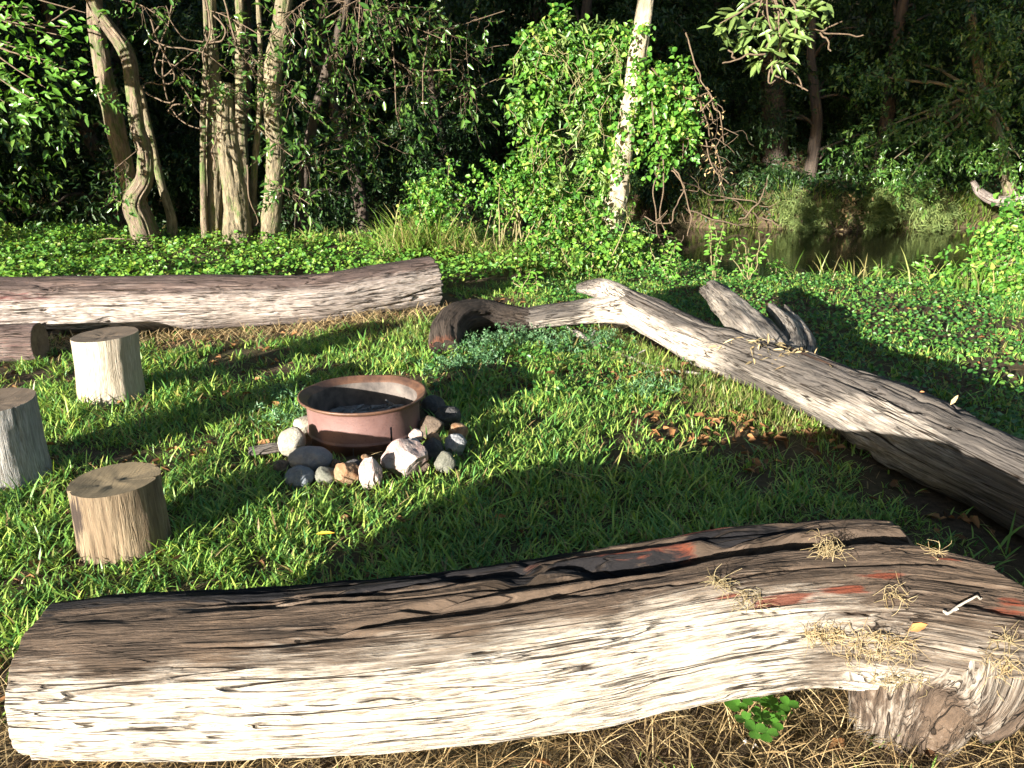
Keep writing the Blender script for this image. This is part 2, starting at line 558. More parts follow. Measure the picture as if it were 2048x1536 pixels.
def log_arrays(path, n_len, n_ang, seed, ref=(0, 0, 1), lump=0.06, groove=0.02, check=0.02, gf=26.0, flat=1.0, cracks=(), endlen=None, jag=0.0, splinter=0.0):
    """path rows: x y z r.  Returns verts, quads, tris, rest, (s, phi) grids."""
    d = resample(path, n_len)
    c, r = d[:, :3], d[:, 3]
    T, N1, N2 = frames(c, ref)
    s = np.concatenate(([0], np.cumsum(np.linalg.norm(np.diff(c, axis=0), axis=1))))
    L = s[-1]
    phi = np.linspace(0, 2 * np.pi, n_ang, endpoint=False)
    Sg, Ph = np.meshgrid(s, phi, indexing='ij')
    if endlen is not None or jag:
        e = np.full(n_ang, L)
        if endlen is not None:
            e = endlen(phi, L)
        e = e + jag * noise(np.stack((np.cos(phi) * 6, np.sin(phi) * 6, phi * 0), -1), seed + 91) + jag * 0.6 * noise(np.stack((np.cos(phi) * 22, np.sin(phi) * 22, phi * 0), -1), seed + 92)
        Sg = Sg * (e[None, :] / L)
        Sg = np.clip(Sg, 0, L)
    cc = np.stack([np.interp(Sg, s, c[:, k]) for k in range(3)], -1)
    rr = np.interp(Sg, s, r)
    n1 = np.stack([np.interp(Sg, s, N1[:, k]) for k in range(3)], -1)
    n2 = np.stack([np.interp(Sg, s, N2[:, k]) for k in range(3)], -1)
    rm = float(r.mean())
    cp, sp = np.cos(Ph), np.sin(Ph)
    p3 = np.stack((Sg, cp * rm, sp * rm), -1)
    k = rr / rm
    disp = lump * rm * fbm(p3 * np.array((1.6, 3.2, 3.2)) / max(rm / 0.22, 0.3), 3, seed)
    g = fbm(p3 * np.array((1.3, gf, gf)), 4, seed + 5)
    disp = disp + groove * rm * g
    rid = 1 - np.abs(fbm(p3 * np.array((1.0, gf * 0.55, gf * 0.55)) + 7.3, 3, seed + 9))
    gate = sstep(-0.15, 0.35, fbm(p3 * np.array((1.2, 3, 3)), 2, seed + 15))
    disp = disp - check * rm * sstep(0.90, 0.985, rid) * gate * 4
    blk = fbm(p3 * np.array((14, 26, 26)), 3, seed + 25)
    disp = disp + groove * 0.45 * rm * blk
    st_ = fbm(p3 * np.array((1.7, gf * 0.5, gf * 0.5)) + 3.1, 3, seed + 45) * 5.0
    fl_ = np.floor(st_)
    disp = disp + splinter * rm * (fl_ + sstep(0.80, 1.0, st_ - fl_)) / 5.0
    for (ph0, s0, s1, wdt, dep, wob) in cracks:
        cen = ph0 + wob * noise(np.stack((Sg * 2.3, Sg * 0 + ph0 * 5, Sg * 0), -1), seed + 33) + 0.3 * wob * noise(np.stack((Sg * 11, Sg * 0 + ph0 * 3, Sg * 0), -1), seed + 34)
        dd = np.abs((Ph - cen + np.pi) % (2 * np.pi) - np.pi)
        along = sstep(s0, s0 + 0.25 * (s1 - s0), Sg) * (1 - sstep(s1 - 0.15 * (s1 - s0), s1, Sg))
        disp = disp - dep * along * (1 - sstep(0, wdt, dd)) ** 0.7
    rad = rr + disp * np.sqrt(k)
    V = cc + n2 * (cp * rad)[..., None] + n1 * (sp * rad * flat)[..., None]
    rest = np.stack((Sg, cp * rr, sp * rr), -1)
    # end caps: three shrinking rings
    rings = [V]
    rr_ = [rest]
    i = np.arange(n_len * n_ang).reshape(n_len, n_ang)
    nx = np.roll(i, -1, 1)
    Q = [np.stack((i[:-1], i[1:], nx[1:], nx[:-1]), -1).reshape(-1, 4)]
    base = n_len * n_ang
    VV, RR, TT = [V.reshape(-1, 3)], [rest.reshape(-1, 3)], []
    capf = []
    for end in (0, -1):
        prev = i[end]
        cen = V[end].mean(0)
        for sc_ in (0.985, 0.7, 0.4, 0.15):
            ring = cen + (V[end] - cen) * sc_
            inset = 0.012 * (1 - sc_) * (1 + noise(ring * 30, seed + 41))[:, None] * T[end] * (1 if end == 0 else -1)
            ring = ring + inset
            VV.append(ring)
            RR.append(rest[end] * np.array((1, sc_, sc_)) + np.array((0, 0, 0)))
            cur = base + np.arange(n_ang)
            base += n_ang
            a, b_ = (prev, cur)
            f = np.stack((a, np.roll(a, -1), np.roll(b_, -1), b_), -1)
            if end == -1:
                f = f[:, ::-1]
            capf.append(f)
            prev = cur
        VV.append(cen[None])
        RR.append(np.array([[rest[end, 0, 0], 0, 0]]))
        f = np.stack((prev, np.roll(prev, -1), np.full(n_ang, base)), -1)
        if end == -1:
            f = f[:, ::-1]
        TT.append(f)
        base += 1
    nside = len(Q[0])
    Q += capf
    Qa = np.vstack(Q)
    Ta = np.vstack(TT)
    # the side faces above wind inwards for this frame; flip all
    return np.vstack(VV), Qa[:, ::-1], Ta[:, ::-1], np.vstack(RR), Sg, Ph, nside


def make_log(name, path, mat, n_len=200, n_ang=96, seed=1, wear=None, parent=None, endmat=None, **kw):
    V, Q, T_, rest, Sg, Ph, nside = log_arrays(path, n_len, n_ang, seed, **kw)
    n = len(V)
    W = np.zeros((n, 4))
    W[:, 3] = 1
    k = Sg.size
    if wear is not None:
        rgb = wear(Sg.ravel(), Ph.ravel(), rest[:k])
        W[:k, :3] = rgb
    mats = [mat] + ([endmat] if endmat else [])
    mi = np.zeros(len(Q) + len(T_), np.int32)
    if endmat:
        mi[nside:] = 1
    me = mesh_np(name, V, Q, T_, True, {'rest': rest}, {'wear': W}, mats, mi)
    o = link(name, me, parent)
    return o, V


def tube_arrays(path, n_len, n_ang, seed=0, wob=0.0, ref=(0.3, 0.9, 0.2)):
    d = resample(path, n_len)
    c, r = d[:, :3], d[:, 3]
    if wob:
        q = np.stack((np.linspace(0, len(path), n_len) * 1.7, np.full(n_len, seed * 1.37), np.zeros(n_len)), -1)
        c = c + wob * np.stack((noise(q, seed), noise(q, seed + 3), noise(q, seed + 6)), -1)
    T, N1, N2 = frames(c, ref)
    phi = np.linspace(0, 2 * np.pi, n_ang, endpoint=False)
    V = c[:, None] + (N2[:, None] * np.cos(phi)[None, :, None] + N1[:, None] * np.sin(phi)[None, :, None]) * r[:, None, None]
    i = np.arange(n_len * n_ang).reshape(n_len, n_ang)
    nx = np.roll(i, -1, 1)
    Q = np.stack((i[:-1], nx[:-1], nx[1:], i[1:]), -1).reshape(-1, 4)
    s = np.linspace(0, 1, n_len)
    rest = np.stack(np.broadcast_arrays(s[:, None] * 2, np.cos(phi)[None] * r.mean(), np.sin(phi)[None] * r.mean()), -1)
    return V.reshape(-1, 3), Q, rest.reshape(-1, 3)


class Bag:
    """collects the pieces of one mesh"""

    def __init__(self):
        self.v, self.q, self.t, self.r, self.n = [], [], [], [], 0

    def add(self, V, Q=None, T=None, rest=None):
        if Q is not None and len(Q):
            self.q.append(np.asarray(Q) + self.n)
        if T is not None and len(T):
            self.t.append(np.asarray(T) + self.n)
        self.v.append(V)
        self.r.append(V if rest is None else rest)
        self.n += len(V)

    def tube(self, path, n_len=10, n_ang=5, seed=0, wob=0.0):
        V, Q, r = tube_arrays(path, n_len, n_ang, seed, wob)
        self.add(V, Q, None, r)

    def build(self, name, mat, parent=None, smooth=True):
        me = mesh_np(name, np.vstack(self.v), np.vstack(self.q) if self.q else None, np.vstack(self.t) if self.t else None, smooth, {'rest': np.vstack(self.r)}, None, [mat])
        return link(name, me, parent)


# ------------------------------------------------------------------ leaves and blades
def leaf_arrays(pos, d, nrm, L, W, fold=0.22, curl=0.12):
    n = len(pos)
    d = unit(d)
    side = unit(np.cross(d, nrm))
    up = np.cross(side, d)
    L = np.broadcast_to(np.asarray(L, float), (n,))[:, None]
    W = np.broadcast_to(np.asarray(W, float), (n,))[:, None]
    V = np.empty((n, 6, 3))
    V[:, 0] = pos
    V[:, 1] = pos + d * L * 0.32 + side * W * 0.48 + up * W * fold
    V[:, 2] = pos + d * L * 0.72 + side * W * 0.34 + up * W * fold * 0.6 - up * L * curl * 0.4
    V[:, 3] = pos + d * L - up * L * curl
    V[:, 4] = pos + d * L * 0.72 - side * W * 0.34 + up * W * fold * 0.6 - up * L * curl * 0.4
    V[:, 5] = pos + d * L * 0.32 - side * W * 0.48 + up * W * fold
    b = np.arange(n)[:, None] * 6
    Q = np.concatenate((b + np.array([0, 1, 2, 3]), b + np.array([0, 3, 4, 5])), 0)
    return V.reshape(-1, 3), Q


def blade_arrays(base, az, L, W, lean, bend, twist=None):
    """grass blades: base (n,3), heading az, length, width, lean 0..1 from upright, bend"""
    n = len(base)
    h = np.stack((np.cos(az), np.sin(az), az * 0), -1)
    tw = az + np.pi / 2 if twist is None else az + np.pi / 2 + twist
    side = np.stack((np.cos(tw), np.sin(tw), az * 0), -1)
    z = np.array((0, 0, 1.0))
    V = np.empty((n, 7, 3))
    L = L[:, None]
    W = W[:, None]
    lean = lean[:, None]
    bend = bend[:, None]

    def pt(t):
        return base + h * L * (lean * t + bend * t * t) + z * L * (np.sqrt(np.maximum(1 - lean ** 2, 0.05)) * t - 0.75 * bend * t * t)
    for k, (t, wf) in enumerate(((0, 0.8), (0.38, 1.0), (0.74, 0.66))):
        p = pt(t)
        V[:, 2 * k] = p - side * W * 0.5 * wf
        V[:, 2 * k + 1] = p + side * W * 0.5 * wf
    V[:, 6] = pt(1.0)
    b = np.arange(n)[:, None] * 7
    Q = np.concatenate((b + np.array([0, 1, 3, 2]), b + np.array([2, 3, 5, 4])), 0)
    T = b + np.array([4, 5, 6])
    return V.reshape(-1, 3), Q, T


def sprigs(n, centers, radii, rg, k=10, length=0.35, leaf=0.08, width=0.5, droop=0.3, shell=0.55, outward=0.8, sunward=0.35):
    """n twigs spread through ellipsoids; each twig bears k leaves.  returns leaf verts/quads and twig paths"""
    centers = np.asarray(centers, float)
    radii = np.asarray(radii, float)
    wgt = np.prod(radii, axis=1) ** (2 / 3.0)
    which = rg.choice(len(centers), n, p=wgt / wgt.sum())
    u = unit(rg.normal(size=(n, 3)))
    rad = shell + (1 - shell) * rg.random(n) ** 0.7
    rad *= 1 + 0.28 * noise(u * 2.1 + which[:, None] * 3.7, 77)
    base = centers[which] + u * radii[which] * rad[:, None]
    d = unit(outward * u + 0.7 * rg.normal(size=(n, 3)) + np.array((0, 0, -droop)))
    ln = length * (0.6 + 0.8 * rg.random(n))
    t = np.linspace(0.12, 1.0, k)
    side = unit(np.cross(d, rg.normal(size=(n, 3))))
    upn = np.cross(side, d)
    pos = base[:, None] + d[:, None] * (ln[:, None] * t)[..., None] - np.array((0, 0, 1.0)) * (0.25 * ln[:, None] * t ** 2)[..., None]
    ang = (np.arange(k) * 2.4)[None] + rg.random(n)[:, None] * 6.28
    out = side[:, None] * np.cos(ang)[..., None] + upn[:, None] * np.sin(ang)[..., None]
    ld = unit(out * 0.85 + d[:, None] * 0.65 + np.array((0, 0, -0.25)) + 0.25 * rg.normal(size=(n, k, 3)))
    nr = unit(np.array((-UX * sunward, -UY * sunward, 0.75)) + 0.45 * rg.normal(size=(n, k, 3)))
    sz = leaf * (0.4 + 1.1 * rg.random((n, k)) ** 1.3)
    V, Q = leaf_arrays(pos.reshape(-1, 3), ld.reshape(-1, 3), nr.reshape(-1, 3), sz.ravel(), (sz * width).ravel())
    return V, Q, base, pos[:, -1]


def foliage(name, parent, mat, n, centers, radii, rg, **kw):
    V, Q, b, t = sprigs(n, centers, radii, rg, **kw)
    o = link(name, mesh_np(name, V, Q, mats=[mat]), parent)
    o['kind'] = 'stuff'
    return o, b, t


def twigs(name, parent, mat, starts, ends, rg, r0=0.006, n=5):
    B = Bag()
    for a, b in zip(starts, ends):
        mid = (a + b) / 2 + rg.normal(size=3) * 0.12 * np.linalg.norm(b - a)
        B.tube([(*a, r0), (*mid, r0 * 0.75), (*b, r0 * 0.35)], n, 4)
    return B.build(name, mat, parent)


# ------------------------------------------------------------------ the three bench logs and the fallen trunk
FOOT = []      # (polyline xy, radius) that grass keeps clear of


def solve_circle(yu, yl, D):
    au = PITCH + math.atan((yu - 768) / FPX)
    al = PITCH + math.atan((yl - 768) / FPX)
    half, c = (al - au) / 2, (al + au) / 2
    r = D * math.sin(half)
    return D * math.cos(c), CAM_H - D * math.sin(c), r


def station(x, yu, yl, D):
    Y, z, r = solve_circle(yu, yl, D)
    dep = Y * CP - (z - CAM_H) * SP
    return ((x - 1024) / FPX * dep, Y, z, r)


front_path = [station(*a) for a in ((112, 1203, 1522, 2.24), (300, 1186, 1526, 2.23), (600, 1168, 1522, 2.23), (900, 1140, 1500, 2.24), (1150, 1106, 1462, 2.27),
                                    (1300, 1086, 1425, 2.28), (1450, 1064, 1394, 2.30), (1600, 1050, 1376, 2.32), (1750, 1040, 1392, 2.34), (1900, 1060, 1412, 2.34), (2060, 1085, 1425, 2.33), (2200, 1100, 1430, 2.32))]
fp = np.array(front_path)
FS = np.concatenate(([0], np.cumsum(np.linalg.norm(np.diff(fp[:, :3], axis=0), axis=1))))
FX = np.array([112, 300, 600, 900, 1150, 1300, 1450, 1600, 1750, 1900, 2060, 2200.0])


def s_at(px):
    return float(np.interp(px, FX, FS))


def front_end(phi, L):
    ph = np.degrees(phi)
    stops = [0, 60, 74, 75, 92, 96, 104, 118, 135, 155, 180, 220, 320, 360]
    xv = [1660, 1670, 1690, 1745, 1765, 1850, 1880, 1930, 1990, 2080, 2130, 2130, 2110, 1660]
    return np.interp(np.interp(ph, stops, xv), FX, FS)


def front_wear(s, ph, rest):
    d = np.degrees(ph)
    x = np.interp(s, FS, FX)
    q = rest * np.array((1.5, 5, 5))
    n1 = fbm(q, 4, 61)
    n2 = fbm(q * np.array((2, 1.4, 1.4)) + 9, 4, 62)
    n3 = fbm(q * np.array((1.2, 2, 2)) + 4, 4, 63)
    bl = sstep(118, 168, d + 30 * n1) * (1 - 0.75 * sstep(1420, 1620, x + 120 * n2)) * (1 - 0.5 * sstep(228, 250, d))
    bl = np.maximum(bl, 0.9 * sstep(1560, 1700, x) * sstep(176, 200, d + 14 * n1))
    ch = sstep(94, 76, d - 14 * n2) * sstep(1250, 1050, x)
    ch = np.maximum(ch, sstep(78, 64, d - 13 * n2) * sstep(1520, 1380, x))
    ch = np.maximum(ch, 0.85 * np.exp(-((d - 92 - 4 * n1) / 9) ** 2) * sstep(960, 1060, x) * sstep(1480, 1330, x))
    ch = np.maximum(ch, 0.9 * np.exp(-((d - 79) / 6) ** 2) * sstep(1330, 1420, x) * sstep(1640, 1560, x))
    ch = np.maximum(ch, 0.8 * np.exp(-((d - 215) / 9) ** 2) * sstep(150, 70, x))
    ch = np.maximum(ch, 0.65 * np.exp(-((d - 120) / 7) ** 2) * sstep(170, 90, x))
    rd = 0.95 * np.exp(-((d - 72 - 4 * n1) / 6) ** 2) * sstep(1340, 1420, x) * sstep(1600, 1500, x)
    rd = np.maximum(rd, 0.95 * np.exp(-((d - 84) / 6) ** 2) * sstep(1130, 1200, x) * sstep(1460, 1350, x))
    for (cx, cd, wx, wd) in ((1690, 127, 60, 6), (1820, 113, 45, 7), (1510, 140, 90, 5), (1620, 136, 60, 4), (1940, 140, 70, 9), (1400, 134, 60, 4), (1080, 78, 60, 5)):
        rd = np.maximum(rd, 0.85 * np.exp(-((x - cx) / wx) ** 2 - ((d - cd - 4 * n3) / wd) ** 2))
    bl = bl * 1.3 - 0.45 * np.clip(fbm(rest * np.array((4, 14, 14)) + 2, 4, 66) - 0.08, 0, 1)
    fine_ = fbm(rest * np.array((9, 60, 60)), 3, 65)
    rd = rd * np.clip(0.82 + 1.2 * fine_, 0, 1.2)
    return np.stack((bl, ch, rd), -1)


flog = empty('bench_log', (float(fp[0, 0]), float(fp[0, 1]), 0))
tag(flog, 'long thick weathered log across the foreground with charred top edge and bleached front', 'log')
_, FV = make_log('trunk', front_path, M['log_front'], 760, 300, 3, front_wear, flog, lump=0.05, groove=0.035, check=0.035, gf=34.0, splinter=0.07,
                 cracks=[(R(96), s_at(1100), s_at(2700), 0.16, 0.15, 0.06), (R(172), s_at(-60), s_at(900), 0.022, 0.022, 0.10), (R(118), s_at(900), s_at(1900), 0.018, 0.02, 0.08),
                         (R(196), s_at(0), s_at(420), 0.018, 0.018, 0.08), (R(150), s_at(1150), s_at(1750), 0.02, 0.02, 0.10), (R(135), s_at(60), s_at(500), 0.016, 0.015, 0.10),
                         (R(205), s_at(700), s_at(1400), 0.012, 0.012, 0.10), (R(84), s_at(900), s_at(1500), 0.03, 0.022, 0.06)],
                 endlen=front_end, jag=0.05, endmat=M['endgrain'])
FVp = proj(FV)


def pick(V, Vp, x, y):
    d = np.hypot(Vp[:, 0] - x, Vp[:, 1] - y)
    near = np.where(d < max(14, d.min() + 6))[0]
    return V[near[np.argmin(Vp[near, 2])]]


# root flare that props the thick end towards the viewer
ft = G(1835, 1500, 0.0)
i0 = int(np.argmin(np.abs(fp[:, 0] - (ft[0] + 0.10))))
cl_ = np.array([np.interp(ft[0] + 0.07, fp[:, 0], fp[:, k]) for k in range(4)])
flare = [(cl_[0] + 0.04, cl_[1] + 0.06, cl_[2] - 0.02, 0.13), (cl_[0] + 0.05, cl_[1] - 0.10, cl_[2] - 0.08, 0.185), (ft[0] + 0.03, ft[1] + 0.075, 0.15, 0.15), (ft[0] - 0.01, ft[1] + 0.05, 0.05, 0.115), (ft[0] - 0.03, ft[1] + 0.04, -0.05, 0.10)]


def flare_wear(s, ph, rest):
    n1 = fbm(rest * 6, 4, 71)
    return np.stack((np.clip(0.30 + 1.1 * n1 + 0.2 * sstep(0.1, 0.25, s), 0, 1), s * 0, np.clip(0.25 * n1, 0, 1)), -1)


make_log('root_flare', flare, M['log_front'], 120, 110, 8, flare_wear, flog, ref=(1, 0, 0), flat=1.2, lump=0.30, groove=0.04, check=0.05, gf=22.0, splinter=0.15, endmat=M['endgrain'])
FOOT.append((fp[:, :2], 0.20))

# back-left log
bl_path = [(-6.2, 6.15, 0.25, 0.27), (-5.3, 6.3, 0.25, 0.265), (-4.37, 6.48, 0.25, 0.258), (-3.18, 6.70, 0.235, 0.244), (-1.93, 6.97, 0.215, 0.222), (-1.35, 7.28, 0.235, 0.238), (-0.80, 7.64, 0.26, 0.258)]


def back_wear(s, ph, rest):
    d = np.degrees(ph)
    q = rest * np.array((1.3, 5, 5))
    n1, n2 = fbm(q, 4, 81), fbm(q + 9, 4, 82)
    bl = sstep(128, 170, d + 22 * n1) * 0.75 + 0.25 * n2
    bl = bl * (1 - 0.45 * sstep(215, 240, d))
    ch = 0.40 * sstep(112, 85, d + 14 * n2)
    rd = 0.62 * np.exp(-((d - 150 - 12 * n2) / 16) ** 2) * sstep(3.0, 2.2, s) + 0.6 * np.exp(-((d - 195) / 14) ** 2) * sstep(2.6, 1.9, s)
    return np.stack((bl, ch, rd), -1)


o, V = make_log('fallen_log', bl_path, M['log_back'], 420, 130, 14, back_wear, None, lump=0.12, groove=0.03, check=0.04, splinter=0.03,
                cracks=[(R(140), 0.5, 4.2, 0.03, 0.03, 0.10), (R(168), 1.0, 4.5, 0.025, 0.022, 0.12), (R(185), 2.5, 5.6, 0.02, 0.015, 0.12)], endmat=M['endgrain'], jag=0.015)
tag(o, 'long pinkish grey log lying along the back left of the clearing', 'log')
FOOT.append((np.array(bl_path)[:, :2], 0.16))

# short sawn block in front of it
sb = [(-4.7, 5.62, 0.125, 0.15), (-4.2, 5.68, 0.125, 0.148), (-3.62, 5.76, 0.125, 0.145)]
o, V = make_log('short_log', sb, M['log_back'], 90, 80, 21, lambda s, p, r: np.stack((0.25 + 0.4 * fbm(r * 5, 3, 3), 0.3 * sstep(110, 80, np.degrees(p)), 0.42 + 0 * s), -1), None, lump=0.12, groove=0.04, endmat=M['endgrain'])
tag(o, 'short reddish sawn log propped in front of the long back left log', 'log')
FOOT.append((np.array(sb)[:, :2], 0.1))

# right-hand fallen trunk
rp = [(2.8, 1.4, 0.161, 0.184), (2.42, 2.35, 0.167, 0.186), (2.19, 3.02, 0.176, 0.186), (1.97, 3.98, 0.186, 0.19), (1.8, 4.55, 0.18, 0.183), (1.6, 5.12, 0.173, 0.172), (1.36, 5.72, 0.163, 0.153), (1.13, 6.24, 0.211, 0.144), (0.98, 6.55, 0.259, 0.13), (0.86, 6.74, 0.288, 0.093)]
rtree = empty('fallen_tree', (2.0, 4.0, 0))
tag(rtree, 'long grey fallen trunk on the right with forked bleached far end and broken limbs', 'log')


def right_wear(s, ph, rest):
    d = (180 - np.degrees(ph)) % 360
    q = rest * np.array((1.3, 5, 5))
    n1, n2 = fbm(q, 4, 91), fbm(q + 5, 4, 92)
    bl = sstep(14, 40, 46 - np.abs(d - 185) * 0.8 + 62 * n1) * (0.05 + 0.55 * sstep(1.2, 2.4, s + 1.2 * n2))
    bl = np.maximum(bl, sstep(3.7, 4.3, s) * sstep(122, 160, d + 26 * n1))
    ch = 0.18 * sstep(75, 45, d + 14 * n2)
    rd = 0.55 * np.exp(-((d - 95) / 12) ** 2) * sstep(2.8, 3.2, s) * sstep(4.0, 3.6, s) * (1 + n2)
    return np.stack((bl, ch, rd), -1)


_, RV = make_log('trunk', rp, M['log_right'], 480, 150, 31, right_wear, rtree, lump=0.22, groove=0.03, check=0.05, splinter=0.10,
                 cracks=[(R(62), 0.2, 3.4, 0.025, 0.025, 0.10), (R(80), 0.8, 3.0, 0.022, 0.022, 0.10), (R(32), 1.2, 3.8, 0.03, 0.03, 0.12), (R(100), 1.8, 4.2, 0.06, 0.06, 0.12), (R(10), 2.2, 3.0, 0.05, 0.035, 0.10), (R(75), 4.0, 5.7, 0.06, 0.04, 0.1), (R(48), 0.6, 2.4, 0.018, 0.016, 0.1)], endmat=M['endgrain'], jag=0.06)
FOOT.append((np.array(rp)[:, :2], 0.13))


def stub_wear(s, ph, rest):
    n1 = fbm(rest * np.array((3, 9, 9)), 3, 44)
    return np.stack((np.clip(0.35 + 0.5 * n1, 0, 1), 0.3 * (np.sin(ph) < -0.2), 0.15 + 0.3 * n1), -1)


for k, (pth, fl, sd) in enumerate((
        ([(1.74, 4.9, 0.25, 0.13), (1.71, 5.4, 0.32, 0.13), (1.68, 5.95, 0.375, 0.125), (1.66, 6.4, 0.415, 0.10)], 0.72, 5),
        ([(1.80, 4.75, 0.24, 0.09), (1.98, 5.3, 0.29, 0.075), (2.05, 6.0, 0.335, 0.055)], 0.75, 6),
        ([(1.86, 4.7, 0.23, 0.07), (2.08, 5.3, 0.28, 0.045), (2.17, 6.05, 0.33, 0.032)], 0.8, 7))):
    make_log('broken_limb', pth, M['log_right'], 90, 64, sd, stub_wear, rtree, flat=fl, splinter=0.25, lump=0.2, groove=0.10, check=0.06, gf=34, jag=0.07, endmat=M['log_right'])
for k, pth in enumerate(([(1.00, 6.50, 0.26, 0.125), (0.84, 6.72, 0.335, 0.10), (0.70, 6.78, 0.355, 0.075), (0.57, 6.80, 0.345, 0.035)],
                         [(1.00, 6.48, 0.22, 0.13), (0.75, 6.55, 0.20, 0.11), (0.42, 6.52, 0.17, 0.10), (0.10, 6.5, 0.13, 0.095)])):
    make_log('fork', pth, M['log_right'], 100, 70, 51 + k, lambda s, p, r: np.stack((sstep(0.55, 0.25, s) * 0.9 + sstep(170, 220, np.degrees(p)) * 0.5, 0.35 * (np.sin(p) > 0.3) + 0 * s, 0 * s), -1), rtree, lump=0.16, groove=0.06, check=0.04, jag=0.05, endmat=M['log_right'])

# dark bent branch
dpth = [(0.14, 6.5, 0.12, 0.10), (-0.06, 6.5, 0.15, 0.115), (-0.27, 6.44, 0.19, 0.132), (-0.45, 6.24, 0.19, 0.142), (-0.53, 6.02, 0.13, 0.135), (-0.52, 5.82, 0.03, 0.125)]
o, V = make_log('bent_branch', dpth, M['log_dark'], 200, 90, 61, lambda s, p, r: np.stack((0.42 * sstep(0.7, 1.1, s) * (0.5 + fbm(r * 7, 3, 4)), 0.25 * sstep(0.75, 0.35, s), 0.75 * sstep(s.max() - 0.16, s.max(), s)), -1), None, lump=0.12, groove=0.10, check=0.07, gf=30, endmat=M['log_dark'])
tag(o, 'dark gnarled branch bent into a hook on the grass behind the fire ring', 'branch')
FOOT.append((np.array(dpth)[:, :2], 0.07))


# ------------------------------------------------------------------ stump seats
def top_mat(name, c0, c1):
    m, nt, b = mat_new(name)
    at = nt.nodes.new('ShaderNodeAttribute')
    at.attribute_name = 'rest'
    v = at.outputs['Vector']
    ln = nt.nodes.new('ShaderNodeVectorMath')
    ln.operation = 'LENGTH'
    nt.links.new(mapped(nt, v, (0, 1, 1.1)), ln.inputs[0])
    n0 = noise_n(nt, v, 14.0, 4.0)
    ad = nt.nodes.new('ShaderNodeMath')
    ad.operation = 'MULTIPLY_ADD'
    nt.links.new(n0, ad.inputs[0])
    ad.inputs[1].default_value = 0.035
    nt.links.new(ln.outputs['Value'], ad.inputs[2])
    sn = nt.nodes.new('ShaderNodeMath')
    sn.operation = 'SINE'
    ml = nt.nodes.new('ShaderNodeMath')
    ml.operation = 'MULTIPLY'
    nt.links.new(ad.outputs[0], ml.inputs[0])
    ml.inputs[1].default_value = 520.0
    nt.links.new(ml.outputs[0], sn.inputs[0])
    big = noise_n(nt, v, 9.0, 6.0, 0.65)
    c = mix_rgb(nt, maprange(nt, big, 0.3, 0.7), c0, c1)
    c = mix_rgb(nt, maprange(nt, sn.outputs[0], -1, 1, 0.0, 0.32), c, (c0[0] * 0.5, c0[1] * 0.5, c0[2] * 0.5))
    # saw marks
    sm = noise_n(nt, mapped(nt, v, (1, 160, 14)), 1.0, 3.0)
    c = mix_rgb(nt, maprange(nt, sm, 0.5, 0.75, 0, 0.45), c, (c0[0] * 0.45, c0[1] * 0.45, c0[2] * 0.45))
    nt.links.new(c, b.inputs['Base Color'])
    b.inputs['Roughness'].default_value = 0.85
    nt.links.new(bump(nt, mix_rgb(nt, 0.5, sm, big), 0.6, 0.006), b.inputs['Normal'])
    return m


def stump(x, y, h, r, lean, seed, wmat, tmat, label, tilt=(0.0, 0.0), wear=None):
    e = empty('stump_seat', (x, y, 0))
    tag(e, label, 'stump', 'log stump seats round the fire')
    z0 = -0.04
    path = [(x, y, z0, r * 1.06), (x + lean[0] * 0.3, y + lean[1] * 0.3, h * 0.3, r * 1.01), (x + lean[0] * 0.7, y + lean[1] * 0.7, h * 0.7, r * 0.985), (x + lean[0], y + lean[1], h, r)]
    V, Q, T_, rest, Sg, Ph, nside = log_arrays(path, 90, 160, seed, ref=(0, 1, 0), lump=0.09, groove=0.022, check=0.03, gf=34)
    n_ang = 160
    k = Sg.size
    # split side wall and sawn top into two parts; tilt the sawn face
    top = V[:, 2] > h - 0.03
    tz = tilt[0] * (V[:, 0] - x) + tilt[1] * (V[:, 1] - y)
    V[:, 2] += np.clip((V[:, 2] - 0.0) / h, 0, 1) * tz
    W = np.zeros((len(V), 4))
    W[:, 3] = 1
    W[:k, :3] = wear(Sg.ravel(), Ph.ravel(), rest[:k])
    cap1 = nside + 4 * n_ang      # first cap (bottom) quads
    side_q = np.vstack((Q[:nside], Q[nside:cap1]))
    sm = mesh_np('side', V, side_q, T_[:n_ang], True, {'rest': rest}, {'wear': W}, [wmat])
    bm = bmesh.new()
    bm.from_mesh(sm)
    bmesh.ops.delete(bm, geom=[v for v in bm.verts if not v.link_faces], context='VERTS')
    bm.to_mesh(sm)
    bm.free()
    link('bark_side', sm, e)
    tm = mesh_np('sawn_top', V, Q[cap1:], T_[n_ang:], False, {'rest': rest}, {'wear': W}, [tmat])
    bm = bmesh.new()
    bm.from_mesh(tm)
    bmesh.ops.delete(bm, geom=[v for v in bm.verts if not v.link_faces], context='VERTS')
    bm.to_mesh(tm)
    bm.free()
    link('sawn_top', tm, e)
    FOOT.append((np.array([(x, y), (x + 0.001, y)]), r + 0.03))


